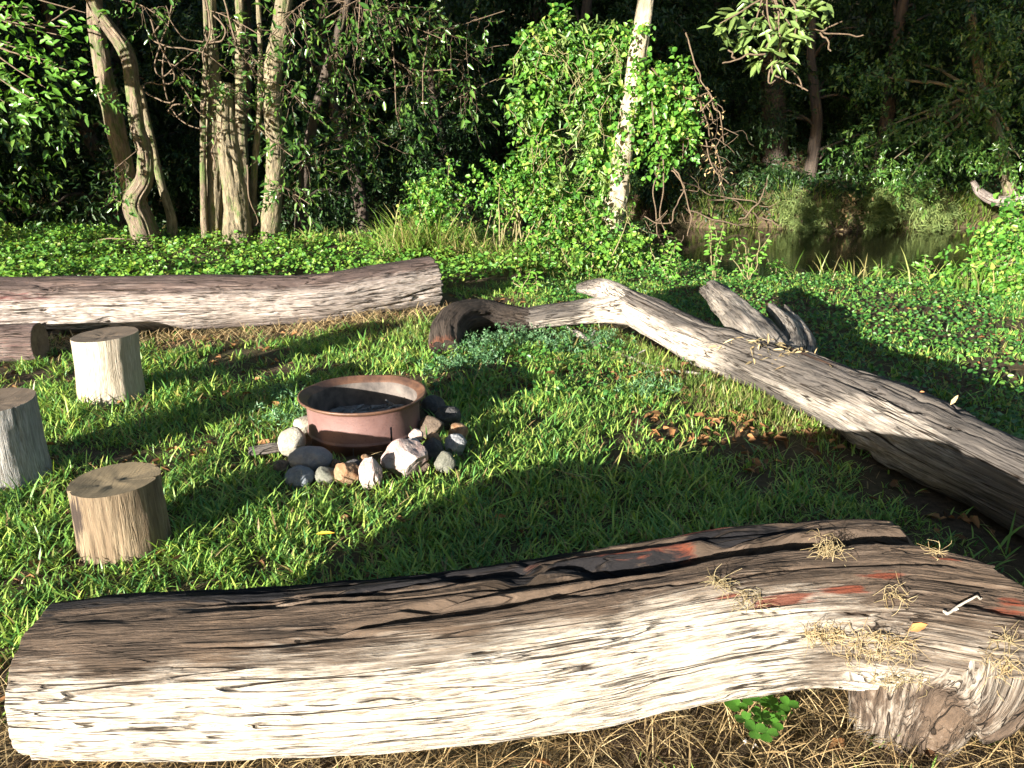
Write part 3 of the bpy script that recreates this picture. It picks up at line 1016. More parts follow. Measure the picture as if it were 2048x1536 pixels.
M['stump_pale'] = wood_mat('pale_stump_wood', ((0.22, 0.18, 0.135), (0.36, 0.31, 0.24)), (0.52, 0.46, 0.37), sc=1.0, bumpk=0.5, crackk=0.25)
M['stump_grey'] = wood_mat('grey_stump_wood', ((0.15, 0.15, 0.145), (0.26, 0.26, 0.255)), (0.38, 0.375, 0.36), sc=1.0, bumpk=0.5, crackk=0.25)
M['stump_tan'] = wood_mat('tan_stump_wood', ((0.085, 0.06, 0.038), (0.19, 0.14, 0.09)), (0.32, 0.255, 0.17), sc=1.0, bumpk=0.5, crackk=0.3, char=(0.035, 0.025, 0.02))
M['top_dark'] = top_mat('brown_sawn_top', (0.09, 0.064, 0.042), (0.18, 0.13, 0.088))
M['top_tan'] = top_mat('tan_sawn_top', (0.13, 0.098, 0.055), (0.24, 0.18, 0.10))
stump(-2.59, 4.75, 0.43, 0.190, (0.02, 0.0), 101, M['stump_pale'], M['top_dark'], 'tall pale stump seat, farthest from the viewer, beside the short log', (0.10, 0.03),
      lambda s, p, r: np.stack((np.clip(0.5 + 0.6 * fbm(r * np.array((1.5, 9, 9)), 3, 8), 0, 1), 0 * s, 0 * s), -1))
stump(-2.52, 3.53, 0.40, 0.195, (0.0, 0.0), 102, M['stump_grey'], M['top_dark'], 'silvery grey stump seat cut off by the left edge of the picture', (0.02, 0.05),
      lambda s, p, r: np.stack((np.clip(0.45 + 0.6 * fbm(r * np.array((1.5, 9, 9)), 3, 18), 0, 1), 0 * s, 0 * s), -1))
stump(-1.585, 2.83, 0.31, 0.166, (0.0, 0.0), 103, M['stump_tan'], M['top_tan'], 'short honey brown stump seat with stained front, nearest the foreground log', (0.03, 0.02),
      lambda s, p, r: np.stack((np.clip(0.3 + 0.8 * fbm(r * np.array((1.5, 12, 12)), 3, 28), 0, 1), np.clip(0.75 * np.exp(-((np.degrees(p) - 235) / 24) ** 2) * (0.7 + 0.9 * fbm(r * 8, 3, 5)), 0, 1), 0 * s), -1))


# ------------------------------------------------------------------ fire ring
def lathe(profile, nseg, cx, cy, skip=None):
    pr = np.asarray(profile, float)
    a = np.linspace(0, 2 * np.pi, nseg, endpoint=False)
    V = np.stack((cx + pr[:, 0][:, None] * np.sin(a), cy - pr[:, 0][:, None] * np.cos(a), np.broadcast_to(pr[:, 1][:, None], (len(pr), nseg))), -1)
    dn = 0.0045 * noise(np.stack(np.broadcast_arrays(np.sin(a)[None] * 2.2, np.cos(a)[None] * 2.2, pr[:, 1][:, None] * 9), -1), 5)
    V[..., 0] += dn * np.sin(a)
    V[..., 1] -= dn * np.cos(a)
    V[..., 2] += 0.6 * dn * (pr[:, 1][:, None] > 0.2)
    i = np.arange(len(pr) * nseg).reshape(len(pr), nseg)
    nx = np.roll(i, -1, 1)
    Q = np.stack((i[:-1], nx[:-1], nx[1:], i[1:]), -1)
    keep = np.ones(Q.shape[:2], bool)
    if skip:
        for (k0, k1, j0, j1) in skip:
            keep[k0:k1, j0:j1] = False
    return V.reshape(-1, 3), Q[keep].reshape(-1, 4)


def rust_mat(name, c0, c1, c2, rough=0.6):
    m, nt, b = mat_new(name)
    tc = nt.nodes.new('ShaderNodeTexCoord')
    geo = nt.nodes.new('ShaderNodeNewGeometry')
    p = geo.outputs['Position']
    n1 = noise_n(nt, p, 9.0, 6.0, 0.65, 0.4)
    n2 = noise_n(nt, p, 90.0, 4.0, 0.6)
    sepx = nt.nodes.new('ShaderNodeSeparateXYZ')
    nt.links.new(p, sepx.inputs[0])
    c = mix_rgb(nt, maprange(nt, n1, 0.35, 0.68), c0, c1)
    c = mix_rgb(nt, maprange(nt, n2, 0.58, 0.72, 0, 0.5), c, (c0[0] * 0.45, c0[1] * 0.4, c0[2] * 0.4))
    # orange rust creeps up from the wet base
    ad = nt.nodes.new('ShaderNodeMath')
    ad.operation = 'MULTIPLY_ADD'
    nt.links.new(n1, ad.inputs[0])
    ad.inputs[1].default_value = -0.16
    nt.links.new(sepx.outputs['Z'], ad.inputs[2])
    c = mix_rgb(nt, maprange(nt, ad.outputs[0], -0.03, -0.075), c, c2)
    nt.links.new(c, b.inputs['Base Color'])
    b.inputs['Roughness'].default_value = rough
    b.inputs['Metallic'].default_value = 0.15
    nt.links.new(bump(nt, mix_rgb(nt, 0.6, n1, n2), 0.45, 0.004), b.inputs['Normal'])
    return m


M['steel'] = rust_mat('rusty_painted_steel', (0.135, 0.072, 0.062), (0.18, 0.102, 0.09), (0.17, 0.08, 0.042))
M['rim'] = rust_mat('rusty_rim', (0.06, 0.032, 0.022), (0.17, 0.085, 0.05), (0.16, 0.07, 0.03), 0.5)
M['soot'] = plain_mat('sooty_steel', (0.035, 0.030, 0.028), (0.17, 0.14, 0.12), 9.0, 0.8, 0.3, 0.003)
RX, RY = -0.83, 4.10
fr = empty('fire_ring', (RX, RY, 0))
tag(fr, 'round rusty steel fire ring cut from a wheel rim, ringed by stones', 'fire pit')
NS = 180
zz = [(0.296, -0.01), (0.300, 0.045), (0.307, 0.050), (0.3075, 0.052)]
V, Q = lathe([(0.285, -0.01), (0.299, -0.01), (0.299, 0.046), (0.308, 0.050)], NS, RX, RY)
link('base_band', mesh_np('base_band', V, Q, smooth=True, mats=[M['steel']]), fr)
j0 = int(36.0 / 360 * NS)
V, Q = lathe([(0.308, 0.050), (0.3145, 0.056), (0.3145, 0.064), (0.309, 0.070), (0.309, 0.075), (0.309, 0.145), (0.309, 0.215), (0.313, 0.225)], NS, RX, RY, [(4, 5, j0, j0 + 1), (2, 4, j0, j0 + 1)])
link('barrel', mesh_np('barrel', V, Q, smooth=True, mats=[M['steel']]), fr)
V, Q = lathe([(0.313, 0.225), (0.325, 0.234), (0.345, 0.241), (0.353, 0.250), (0.352, 0.257), (0.345, 0.259), (0.338, 0.254), (0.326, 0.246), (0.308, 0.238), (0.300, 0.226)], NS, RX, RY)
link('rim_flange', mesh_np('rim_flange', V, Q, smooth=True, mats=[M['rim']]), fr)
V, Q = lathe([(0.300, 0.226), (0.299, 0.145), (0.299, 0.056), (0.290, 0.04), (0.285, -0.01)], NS, RX, RY, [(1, 2, j0, j0 + 1)])
link('inner_wall', mesh_np('inner_wall', V, Q, smooth=True, mats=[M['soot']]), fr)
bmx = bmesh.new()
bmesh.ops.create_cube(bmx, size=1)
bmesh.ops.scale(bmx, vec=(0.006, 0.006, 0.05), verts=bmx.verts)
bmesh.ops.bevel(bmx, geom=bmx.edges[:], offset=0.0015, segments=1, affect='EDGES')
wm = bpy.data.meshes.new('weld_seam')
bmx.to_mesh(wm)
bmx.free()
o = link('weld_seam', wm, fr, M['soot'])
o.location = (RX - 0.01, RY - 0.300, 0.022)
FOOT.append((np.array([(RX, RY), (RX + 0.04, RY)]), 0.38))
# ash bed
nn = 60
gx, gy = np.meshgrid(np.linspace(-0.30, 0.30, nn), np.linspace(-0.30, 0.30, nn))
gz = 0.085 + 0.03 * fbm(np.stack((gx, gy, gx * 0), -1) * 9, 4, 3) + 0.025 * np.exp(-((gx - 0.02) ** 2 + (gy - 0.02) ** 2) / 0.02)
rad = np.hypot(gx, gy)
k = np.minimum(1, 0.2985 / np.maximum(rad, 1e-6))
AV = np.stack((gx * k + RX, gy * k + RY, gz), -1).reshape(-1, 3)
i = np.arange(nn * nn).reshape(nn, nn)
AQ = np.stack((i[:-1, :-1], i[:-1, 1:], i[1:, 1:], i[1:, :-1]), -1)
okq = (rad[:-1, :-1] < 0.33) & (rad[1:, 1:] < 0.33)
M['ash'] = plain_mat('grey_ash', (0.05, 0.047, 0.045), (0.30, 0.29, 0.28), 16.0, 0.95, 0.1, 0.006)
tag(link('ash_bed', mesh_np('ash_bed', AV, AQ[okq].reshape(-1, 4), smooth=True, mats=[M['ash']])), 'grey ash and charred bits inside the fire ring', 'ash', None, 'stuff')
M['charcoal'] = plain_mat('charcoal', (0.02, 0.02, 0.022), (0.30, 0.30, 0.29), 30.0, 0.9, 0.2, 0.004)
chb = Bag()
for k in range(16):
    a, rr = rng.random() * 6.28, rng.random() ** 0.5 * 0.2
    c = np.array((RX + 0.03 + rr * math.cos(a), RY + rr * math.sin(a), 0.115 + 0.02 * rng.random()))
    dv = unit(rng.normal(size=3) * np.array((1, 1, 0.35))) * (0.03 + 0.04 * rng.random())
    chb.tube([(*(c - dv), 0.008), (*c, 0.013), (*(c + dv), 0.006)], 6, 6, k)
tag(chb.build('charcoal', M['charcoal']), 'burnt wood scraps lying on the ash in the fire ring', 'charcoal', None, 'stuff')


# ------------------------------------------------------------------ stones round the ring
def rock_mat(name, c0, c1, c2, scale=14.0):
    m, nt, b = mat_new(name)
    tc = nt.nodes.new('ShaderNodeTexCoord')
    v = tc.outputs['Object']
    n1 = noise_n(nt, v, scale, 6.0, 0.6, 0.8)
    n2 = noise_n(nt, v, scale * 7, 5.0, 0.65)
    c = mix_rgb(nt, maprange(nt, n1, 0.38, 0.62), c0, c1)
    c = mix_rgb(nt, maprange(nt, n2, 0.52, 0.72, 0, 0.7), c, c2)
    nt.links.new(c, b.inputs['Base Color'])
    b.inputs['Roughness'].default_value = 0.75
    b.inputs['Specular IOR Level'].default_value = 0.3
    nt.links.new(bump(nt, mix_rgb(nt, 0.5, n1, n2), 0.9, 0.016), b.inputs['Normal'])
    return m


RM = {'cream': rock_mat('cream_stone', (0.285, 0.254, 0.198), (0.372, 0.341, 0.279), (0.161, 0.124, 0.087)),
      'grey': rock_mat('smooth_grey_stone', (0.136, 0.136, 0.143), (0.211, 0.205, 0.205), (0.273, 0.260, 0.248), 7.0),
      'blue': rock_mat('blue_grey_stone', (0.118, 0.136, 0.155), (0.186, 0.205, 0.223), (0.074, 0.081, 0.087)),
      'green': rock_mat('grey_green_stone', (0.105, 0.105, 0.081), (0.167, 0.161, 0.130), (0.062, 0.062, 0.050)),
      'orange': rock_mat('orange_brown_stone', (0.186, 0.093, 0.043), (0.298, 0.205, 0.124), (0.099, 0.050, 0.028), 9.0),
      'pink': rock_mat('pink_quartz', (0.310, 0.211, 0.186), (0.409, 0.347, 0.310), (0.174, 0.087, 0.068), 8.0),
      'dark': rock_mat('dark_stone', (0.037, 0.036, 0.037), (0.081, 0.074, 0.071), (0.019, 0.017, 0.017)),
      'white': rock_mat('white_grey_stone', (0.211, 0.211, 0.217), (0.347, 0.341, 0.335), (0.112, 0.105, 0.099), 10.0),
      'brown': rock_mat('dull_brown_stone', (0.074, 0.053, 0.037), (0.136, 0.099, 0.071), (0.043, 0.031, 0.025))}


def rock(px, py, wpx, hpx, kind, ang, label, seed, z=0.0, deep=0.9):
    """a stone whose outline is wpx by hpx photo pixels, its foot at pixel row py + hpx / 2"""
    c = G(px, py + hpx * 0.5, z)
    dep = proj(c)[2]
    a = wpx / FPX * dep * 0.5
    h = hpx / FPX * dep * 0.5 * 1.04
    bm = bmesh.new()
    bmesh.ops.create_icosphere(bm, subdivisions=4, radius=1.0)
    V = np.array([v.co[:] for v in bm.verts])
    rg = np.random.default_rng(seed)
    if ang > 0:
        for _ in range(int(7 + 9 * ang)):
            n = unit(rg.normal(size=3))
            dd = 0.62 + 0.3 * rg.random()
            over = V @ n - dd
            V = V - np.where(over > 0, over * (0.55 + 0.45 * ang), 0)[:, None] * n
    V = V * (1 + (0.05 + 0.10 * ang) * fbm(V * 1.7 + seed, 3, seed) + 0.055 * fbm(V * 5 + seed, 4, seed + 1))[:, None]
    th = rg.normal() * 0.35
    V[:, :2] = V[:, :2] @ np.array(((math.cos(th), -math.sin(th)), (math.sin(th), math.cos(th))))
    ext = np.abs(V).max(0)
    V = V / ext * np.array((a, a * deep, h))
    for v, p in zip(bm.verts, V):
        v.co = p
    for f in bm.faces:
        f.smooth = ang < 0.6
    me = bpy.data.meshes.new('stone')
    bm.to_mesh(me)
    bm.free()
    me.materials.append(RM[kind])
    o = bpy.data.objects.new('stone', me)
    o.location = (c[0], c[1] + a * deep * 0.55, c[2] + h * 0.93)
    COL.objects.link(o)
    FOOT.append((np.array([(c[0], c[1] + a * deep * 0.5), (c[0] + 0.001, c[1] + a * deep * 0.5)]), a * 0.9))
    tag(o, label, 'stone', 'stones round the fire ring')


ROCKS = [
    (583, 884, 52, 62, 'cream', 0.25, 'large rounded cream stone left of the fire ring', 0, 0.9),
    (607, 850, 36, 40, 'cream', 0.4, 'pale stone behind the large cream stone, against the ring', 0, 0.9),
    (619, 922, 84, 46, 'grey', 0.0, 'smooth oval grey river stone at the front left of the ring', 0.015, 0.7),
    (597, 958, 54, 42, 'blue', 0.5, 'blue grey stone in the grass below the oval grey one', 0, 0.9),
    (566, 937, 42, 28, 'brown', 0.5, 'small dull brown stone at the far left of the stone ring', 0, 0.9),
    (651, 954, 42, 38, 'green', 0.5, 'grey green stone between the blue grey and the orange ones', 0, 0.9),
    (692, 951, 50, 50, 'orange', 0.7, 'orange brown angular stone at the front of the ring', 0, 0.9),
    (741, 948, 44, 66, 'pink', 0.6, 'narrow upright pale stone with rusty top at the front', 0, 0.8),
    (808, 922, 86, 72, 'pink', 0.8, 'biggest stone, a pink and white quartz block', 0, 0.8),
    (889, 929, 42, 46, 'green', 0.5, 'olive grey stone at the front right corner of the stones', 0, 0.9),
    (908, 893, 46, 44, 'white', 0.8, 'angular white and grey stone on the right side', 0, 0.9),
    (915, 866, 40, 34, 'orange', 0.3, 'rounded orange topped stone at the right of the pile', 0.02, 0.9),
    (864, 904, 44, 46, 'dark', 0.5, 'dark grey stone right of the quartz block', 0, 0.9),
    (832, 871, 28, 22, 'pink', 0.8, 'small pale pink chip perched above the quartz block', 0.10, 0.8),
    (825, 888, 32, 20, 'white', 0.7, 'small flat grey stone on top of the quartz block', 0.085, 0.8),
    (861, 858, 52, 44, 'brown', 0.5, 'brown shaded stone touching the right side of the ring', 0, 0.9),
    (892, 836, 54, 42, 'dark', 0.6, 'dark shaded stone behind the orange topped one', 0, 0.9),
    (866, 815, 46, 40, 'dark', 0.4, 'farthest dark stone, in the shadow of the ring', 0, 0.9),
    (671, 931, 22, 22, 'brown', 0.5, 'tiny brown stone wedged between oval and orange stones', 0.02, 0.9),
    (706, 931, 28, 22, 'dark', 0.5, 'tiny dark stone tucked behind the orange brown one', 0.03, 0.9),
    (730, 920, 20, 20, 'orange', 0.4, 'tiny orange stone behind the narrow upright pale one', 0.04, 0.9),
    (867, 878, 28, 24, 'orange', 0.9, 'small tan three-cornered stone among the dark right stones', 0.06, 0.8),
    (846, 938, 26, 26, 'brown', 0.6, 'small brown stone at the right foot of the quartz block', 0, 0.9),
]
for k, (px, py, wp, hp, kd, an, lb, z, dp) in enumerate(ROCKS):
    rock(px, py, wp * 1.1, hp * 1.1, kd, an, lb, 200 + k, z, dp)
# slab of old bark on the left of the stones
c = G(548, 908)
o, V = make_log('bark_slab', [(c[0] - 0.12, c[1] - 0.03, 0.025, 0.045), (c[0], c[1], 0.035, 0.055), (c[0] + 0.12, c[1] + 0.05, 0.03, 0.04)], M['log_right'], 60, 40, 77, stub_wear, None, flat=0.4, groove=0.12, jag=0.02, endmat=M['log_right'])
tag(o, 'grey brown slab of old bark in the grass left of the stones', 'bark')

# ------------------------------------------------------------------ sticks
def stick(name, pts, r, label, mat, group=None, side=()):
    B = Bag()
    pts = np.asarray(pts, float)
    rs = np.linspace(r, r * 0.55, len(pts))
    B.tube([(*p, q) for p, q in zip(pts, rs)], 26, 7, len(label), 0.012)
    for a, b in side:
        B.tube([(*a, r * 0.6), (*b, r * 0.35)], 8, 5, 3, 0.004)
    o = B.build(name, mat)
    tag(o, label, 'stick', group)
    return o


g = lambda x, y, z=0.03: G(x, y, z)
stick('stick', [g(1195, 690), g(1245, 710), g(1290, 728), g(1345, 742), g(1400, 748)], 0.016, 'long bleached stick lying in the grass along the fallen trunk', M['paletwig'], None, [(g(1262, 716), g(1290, 700, 0.07))])
stick('stick', [g(1455, 756), g(1480, 750), g(1505, 742)], 0.017, 'short white stick end at the foot of the fallen trunk', M['paletwig'])
stick('stick', [g(1150, 665, 0.05), g(1175, 680, 0.04), g(1200, 705)], 0.03, 'splintered pale piece of wood under the forked end of the trunk', M['paletwig'], None, [(g(1172, 690), g(1190, 662, 0.10)), (g(1165, 680), g(1135, 655, 0.06))])
stick('stick', [g(1290, 745), g(1400, 740), g(1480, 720)], 0.009, 'thin brown stick beside the long bleached one', M['twig'])
fa, fb, fc = pick(FV, FVp, 1875, 1222), pick(FV, FVp, 1905, 1212), pick(FV, FVp, 1942, 1200)
up = np.array((0, 0, 0.012))
stick('stick', [fa + up, fb + up, fc + up], 0.0045, 'small white forked twig on the thick end of the foreground log', M['paletwig'], None, [(fb + up, pick(FV, FVp, 1895, 1232) + up)])


# ------------------------------------------------------------------ grass
def keep_clear(x, y, extra=0.0):
    ok = np.ones(len(x), bool)
    p = np.stack((x, y), -1)
    for poly, r in FOOT:
        for a, b in zip(poly[:-1], poly[1:]):
            ab = b - a
            t = np.clip(((p - a) @ ab) / max(ab @ ab, 1e-9), 0, 1)
            dd = np.linalg.norm(p - (a + t[:, None] * ab), axis=1)
            ok &= dd > r + extra
    return ok


def scatter(n, x0, x1, y0, y1, dens=None, rg=rng, fan=0.80, pad=0.5):
    x = x0 + (x1 - x0) * rg.random(n)
    y = y0 + (y1 - y0) * rg.random(n)
    ok = np.abs(x) < fan * (y * CP + 0.48) + pad
    if dens is not None:
        ok &= rg.random(n) < dens(x, y)
    return x[ok], y[ok]


def bare(x, y):
    """share of bare earth"""
    q = np.stack((x, y, x * 0), -1)
    b = 0.8 * sstep(0.0, 0.38, fbm(q * 1.6, 3, 301)) + 0.6 * sstep(0.05, 0.35, fbm(q * 5.0, 2, 305))
    b = b * (1 - 0.7 * np.exp(-(((x + 0.9) / 1.5) ** 2 + ((y - 3.3) / 1.0) ** 2)))
    # worn strips beside the logs
    dl = np.full(len(x), 9.0)
    for poly, r in (FOOT[1], FOOT[3]):
        for a, c in zip(poly[:-1], poly[1:]):
            ab = c - a
            t = np.clip(((np.stack((x, y), -1) - a) @ ab) / (ab @ ab), 0, 1)
            dl = np.minimum(dl, np.linalg.norm(np.stack((x, y), -1) - (a + t[:, None] * ab), axis=1))
    b = np.maximum(b, 0.95 * sstep(0.95, 0.50, dl + 0.30 * fbm(q * 3, 2, 306) + 0.3 * (x > 0)) * ((x < 0) | (y < 4.4)))
    b = np.maximum(b, 0.8 * np.exp(-(((x - 1.45) / 0.55) ** 2 + ((y - 4.05) / 0.28) ** 2)))
    b = np.maximum(b, 0.85 * np.exp(-(((x - 2.0) / 0.7) ** 2 + ((y - 2.7) / 0.5) ** 2)))
    b = np.maximum(b, 0.97 * sstep(1.95, 1.75, y))
    return np.clip(b, 0, 0.97)


def grass_density(x, y):
    d = np.interp(y, [1.2, 3, 5, 7.5, 9.5, 12], [1, 1, 0.8, 0.55, 0.35, 0.25])
    rightside = sstep(0.2, 0.8, x - np.interp(y, [2, 3.98, 5.1, 6.7], [2.6, 2.0, 1.7, 1.1]))
    d = d * (1 - 0.75 * rightside)
    return d * (1 - bare(x, y))


def tufts(x, y, nb, L, W, rg, lean=(0.1, 0.75), spread=0.035, bend=(0.1, 0.5)):
    n = len(x)
    size = 0.65 + 0.7 * rg.random(n)
    tall = 1 + 0.35 * fbm(np.stack((x, y, x * 0), -1) * 1.3, 2, 311)
    z = ground_z(x, y)
    X = np.repeat(x, nb) + rg.normal(size=n * nb) * spread
    Y = np.repeat(y, nb) + rg.normal(size=n * nb) * spread
    Z = np.repeat(z, nb) - 0.004
    ok = keep_clear(X, Y, 0.0)
    s = (np.repeat(size * tall, nb))
    az = rg.random(n * nb) * 6.2832
    m = n * nb
    LL = L * s * (0.55 + 0.75 * rg.random(m))
    WW = W * (0.7 + 0.6 * rg.random(m)) * np.sqrt(s)
    ln = lean[0] + (lean[1] - lean[0]) * rg.random(m)
    bd = bend[0] + (bend[1] - bend[0]) * rg.random(m)
    tw = rg.normal(size=m) * 0.5
    return blade_arrays(np.stack((X, Y, Z), -1)[ok], az[ok], LL[ok], WW[ok], ln[ok], bd[ok], tw[ok])


gb = Bag()
x, y = scatter(52000, -7, 7, 1.25, 9.0, grass_density)
near = y < 4.6
V, Q, T_ = tufts(x[near], y[near], 13, 0.074, 0.0070, rng, (0.1, 0.85))
gb.add(V, Q, T_)
V, Q, T_ = tufts(x[~near], y[~near], 10, 0.076, 0.0085, rng, (0.1, 0.8))
gb.add(V, Q, T_)
# longer arching blades here and there
x, y = scatter(2600, -6, 5, 1.6, 7.5, lambda a, b: grass_density(a, b) * 0.6)
V, Q, T_ = tufts(x, y, 8, 0.14, 0.0090, rng, (0.25, 0.9))
gb.add(V, Q, T_)
o = gb.build('lawn_grass', M['grass'], None, False)
tag(o, 'thick green grass of the clearing round the fire ring', 'grass', None, 'stuff')

# short fine lime grass near the right trunk and sprouts
gb = Bag()
for cx, cy, n, sd in ((1.35, 5.0, 240, 0.22), (1.55, 4.55, 220, 0.16), (1.0, 6.3, 150, 0.18), (0.95, 5.6, 120, 0.2), (-0.9, 6.6, 140, 0.25), (1.75, 4.2, 90, 0.12)):
    V, Q, T_ = tufts(cx + rng.normal(size=n) * sd, cy + rng.normal(size=n) * sd, 9, 0.085, 0.004, rng, (0.05, 0.5))
    gb.add(V, Q, T_)
tag(gb.build('fine_grass', M['reed'], None, False), 'fine yellow green grass beside the fallen trunk', 'grass', None, 'stuff')

# blue green feathery herbs
hb = Bag()
xc = [G(1000, 705), G(960, 720), G(900, 760), G(1080, 690), G(1120, 710), G(560, 800), G(590, 850), G(1020, 690), G(950, 745), G(1200, 700), G(1290, 790)]
for c in xc:
    n = 50
    px_ = c[0] + rng.normal(size=n) * 0.11
    py_ = c[1] + rng.normal(size=n) * 0.11
    ok = keep_clear(px_, py_)
    px_, py_ = px_[ok], py_[ok]
    n = len(px_)
    pos = np.stack((px_, py_, ground_z(px_, py_) + 0.02 + 0.10 * rng.random(n)), -1)
    pos = np.repeat(pos, 9, 0) + rng.normal(size=(n * 9, 3)) * 0.012
    d = unit(rng.normal(size=(n * 9, 3)) + np.array((0, 0, 0.6)))
    V, Q = leaf_arrays(pos, d, rng.normal(size=(n * 9, 3)) + np.array((0, 0, 1)), 0.028, 0.008)
    hb.add(V, Q)
tag(hb.build('feathery_herb', M['bluegrass'], None, False), 'soft blue green herbs in patches on the lawn', 'herb', None, 'stuff')


# ------------------------------------------------------------------ ground cover, litter
def cover_patch(x, y, hmax, leaf, rg, width=0.85):
    n = len(x)
    ok = keep_clear(x, y, 0.0)
    x, y = x[ok], y[ok]
    n = len(x)
    q = np.stack((x, y, x * 0), -1)
    h = hmax * (0.25 + 0.75 * rg.random(n)) * (0.55 + 0.9 * np.clip(0.5 + fbm(q * 1.8, 3, 321), 0, 1.2))
    pos = np.stack((x, y, ground_z(x, y) + h), -1)
    az = rg.random(n) * 6.2832
    d = np.stack((np.cos(az), np.sin(az), rg.normal(size=n) * 0.35), -1)
    nr = np.array((-UX * 0.5, -UY * 0.5, 0.8)) + 0.4 * rg.normal(size=(n, 3))
    L = leaf * (0.6 + 0.8 * rg.random(n))
    return leaf_arrays(pos, d, nr, L, L * width, 0.12, 0.15)


cb = Bag()
x, y = scatter(52000, -10, 0.6, 7.4, 13.4, lambda a, b: sstep(0, 0.6, b - np.interp(a, [-5, -3, -1.9, -0.8, 0.5], [6.9, 7.0, 7.3, 8.2, 9.4])) * (0.55 + 0.45 * noise(np.stack((a, b, a * 0), -1) * 1.5, 5)), fan=0.85, pad=1.0)
V, Q = cover_patch(x, y, 0.20, 0.052, rng)
cb.add(V, Q)
tag(cb.build('bank_ground_cover', M['cover'], None, False), 'bright leafy ground cover behind the back left log', 'ground cover', None, 'stuff')
cb = Bag()


def rcov(a, b):
    edge = np.interp(b, [2, 4.0, 5.1, 6.7, 7.6, 13], [2.85, 2.35, 2.1, 1.5, 0.2, 0.0])
    qn = fbm(np.stack((a, b, a * 0), -1) * 1.1, 3, 331)
    return sstep(-0.05, 0.4, a - edge) * np.clip(0.55 + 0.9 * qn, 0.08, 1)


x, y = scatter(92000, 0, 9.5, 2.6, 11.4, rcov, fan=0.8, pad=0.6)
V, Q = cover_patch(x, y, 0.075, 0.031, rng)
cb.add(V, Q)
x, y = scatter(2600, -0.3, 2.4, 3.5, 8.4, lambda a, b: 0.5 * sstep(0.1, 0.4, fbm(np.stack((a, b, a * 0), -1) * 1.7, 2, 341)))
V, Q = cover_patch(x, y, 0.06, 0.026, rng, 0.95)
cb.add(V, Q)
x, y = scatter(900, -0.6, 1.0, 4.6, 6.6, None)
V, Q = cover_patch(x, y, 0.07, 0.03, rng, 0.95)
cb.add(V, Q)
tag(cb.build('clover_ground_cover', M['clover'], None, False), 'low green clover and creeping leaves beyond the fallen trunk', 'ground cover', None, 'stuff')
# taller grass fringe along both bank tops
gb = Bag()
x, y = scatter(2600, -9, 8, 8.2, 13.2, lambda a, b: np.exp(-((b - bank_edge(a) + 0.1) / 0.7) ** 2) * np.where(a > 2, 0.25, 1), fan=0.85, pad=1)
hgt_ = np.where(x > 2, 0.4, 1.0)
V, Q, T_ = tufts(x[x <= 2], y[x <= 2], 9, 0.24, 0.010, rng, (0.1, 0.6))
gb.add(V, Q, T_)
V, Q, T_ = tufts(x[x > 2], y[x > 2], 9, 0.11, 0.008, rng, (0.2, 0.9))
gb.add(V, Q, T_)
x, y = scatter(500, 0.5, 9, 8.0, 11.6, None)
V, Q, T_ = tufts(x, y, 8, 0.10, 0.010, rng, (0.1, 0.6))
gb.add(V, Q, T_)
tag(gb.build('bank_grass', M['reed'], None, False), 'longer pale grass fringing the creek bank', 'grass', None, 'stuff')

lb = Bag()
x, y = scatter(5200, -6.5, 6, 1.2, 8.5, lambda a, b: 0.15 + 0.85 * bare(a, b))
ok = keep_clear(x, y)
x, y = x[ok], y[ok]
n = len(x)
az = rng.random(n) * 6.28
L = 0.03 + 0.05 * rng.random(n)
V, Q = leaf_arrays(np.stack((x, y, ground_z(x, y) + 0.008 + 0.02 * rng.random(n)), -1), np.stack((np.cos(az), np.sin(az), rng.normal(size=n) * 0.25), -1), rng.normal(size=(n, 3)) * 0.45 + np.array((0, 0, 1)), L, L * (0.3 + 0.3 * rng.random(n)), 0.3, 0.25)
lb.add(V, Q)
for cx, cy, n, sd in ((1.45, 4.05, 80, 0.3), (1.25, 4.35, 50, 0.3), (0.9, 5.2, 80, 0.4), (0.35, 6.9, 90, 0.3)):
    az = rng.random(n) * 6.28
    px_, py_ = cx + rng.normal(size=n) * sd, cy + rng.normal(size=n) * sd * 0.5
    L = 0.035 + 0.05 * rng.random(n)
    V, Q = leaf_arrays(np.stack((px_, py_, ground_z(px_, py_) + 0.015 + 0.03 * rng.random(n)), -1), np.stack((np.cos(az), np.sin(az), rng.normal(size=n) * 0.3), -1), rng.normal(size=(n, 3)) * 0.5 + np.array((0, 0, 1)), L, L * 0.5, 0.3, 0.3)
    lb.add(V, Q)
tag(lb.build('leaf_litter', M['litter'], None, False), 'scattered brown dead leaves on the bare earth', 'leaf litter', None, 'stuff')

sb_ = Bag()
x, y = scatter(16000, -2.2, 2.6, 0.95, 2.0, None)
x2, y2 = scatter(5000, -6, 5, 2.0, 8.0, lambda a, b: 0.75 * bare(a, b))
x, y = np.concatenate((x, x2)), np.concatenate((y, y2))
n = len(x)
L = 0.04 + 0.09 * rng.random(n)
V, Q, T_ = blade_arrays(np.stack((x, y, ground_z(x, y) + 0.004 + 0.02 * rng.random(n)), -1), rng.random(n) * 6.28, L, np.full(n, 0.0030), 0.80 + 0.19 * rng.random(n), 0.05 + 0.25 * rng.random(n), rng.normal(size=n))
sb_.add(V, Q, T_)
n = 2600
t_ = rng.random(n)
bx_ = -4.6 + 4.0 * t_
by_ = np.interp(bx_, [-4.37, -3.18, -1.93, -0.8], [6.48, 6.70, 6.97, 7.64]) - 0.30 - 0.42 * rng.random(n) ** 1.5
V, Q, T_ = blade_arrays(np.stack((bx_, by_, ground_z(bx_, by_) + 0.004 + 0.03 * rng.random(n)), -1), rng.random(n) * 6.28, 0.05 + 0.10 * rng.random(n), np.full(n, 0.005), 0.6 + 0.39 * rng.random(n), 0.05 + 0.3 * rng.random(n), rng.normal(size=n))
sb_.add(V, Q, T_)
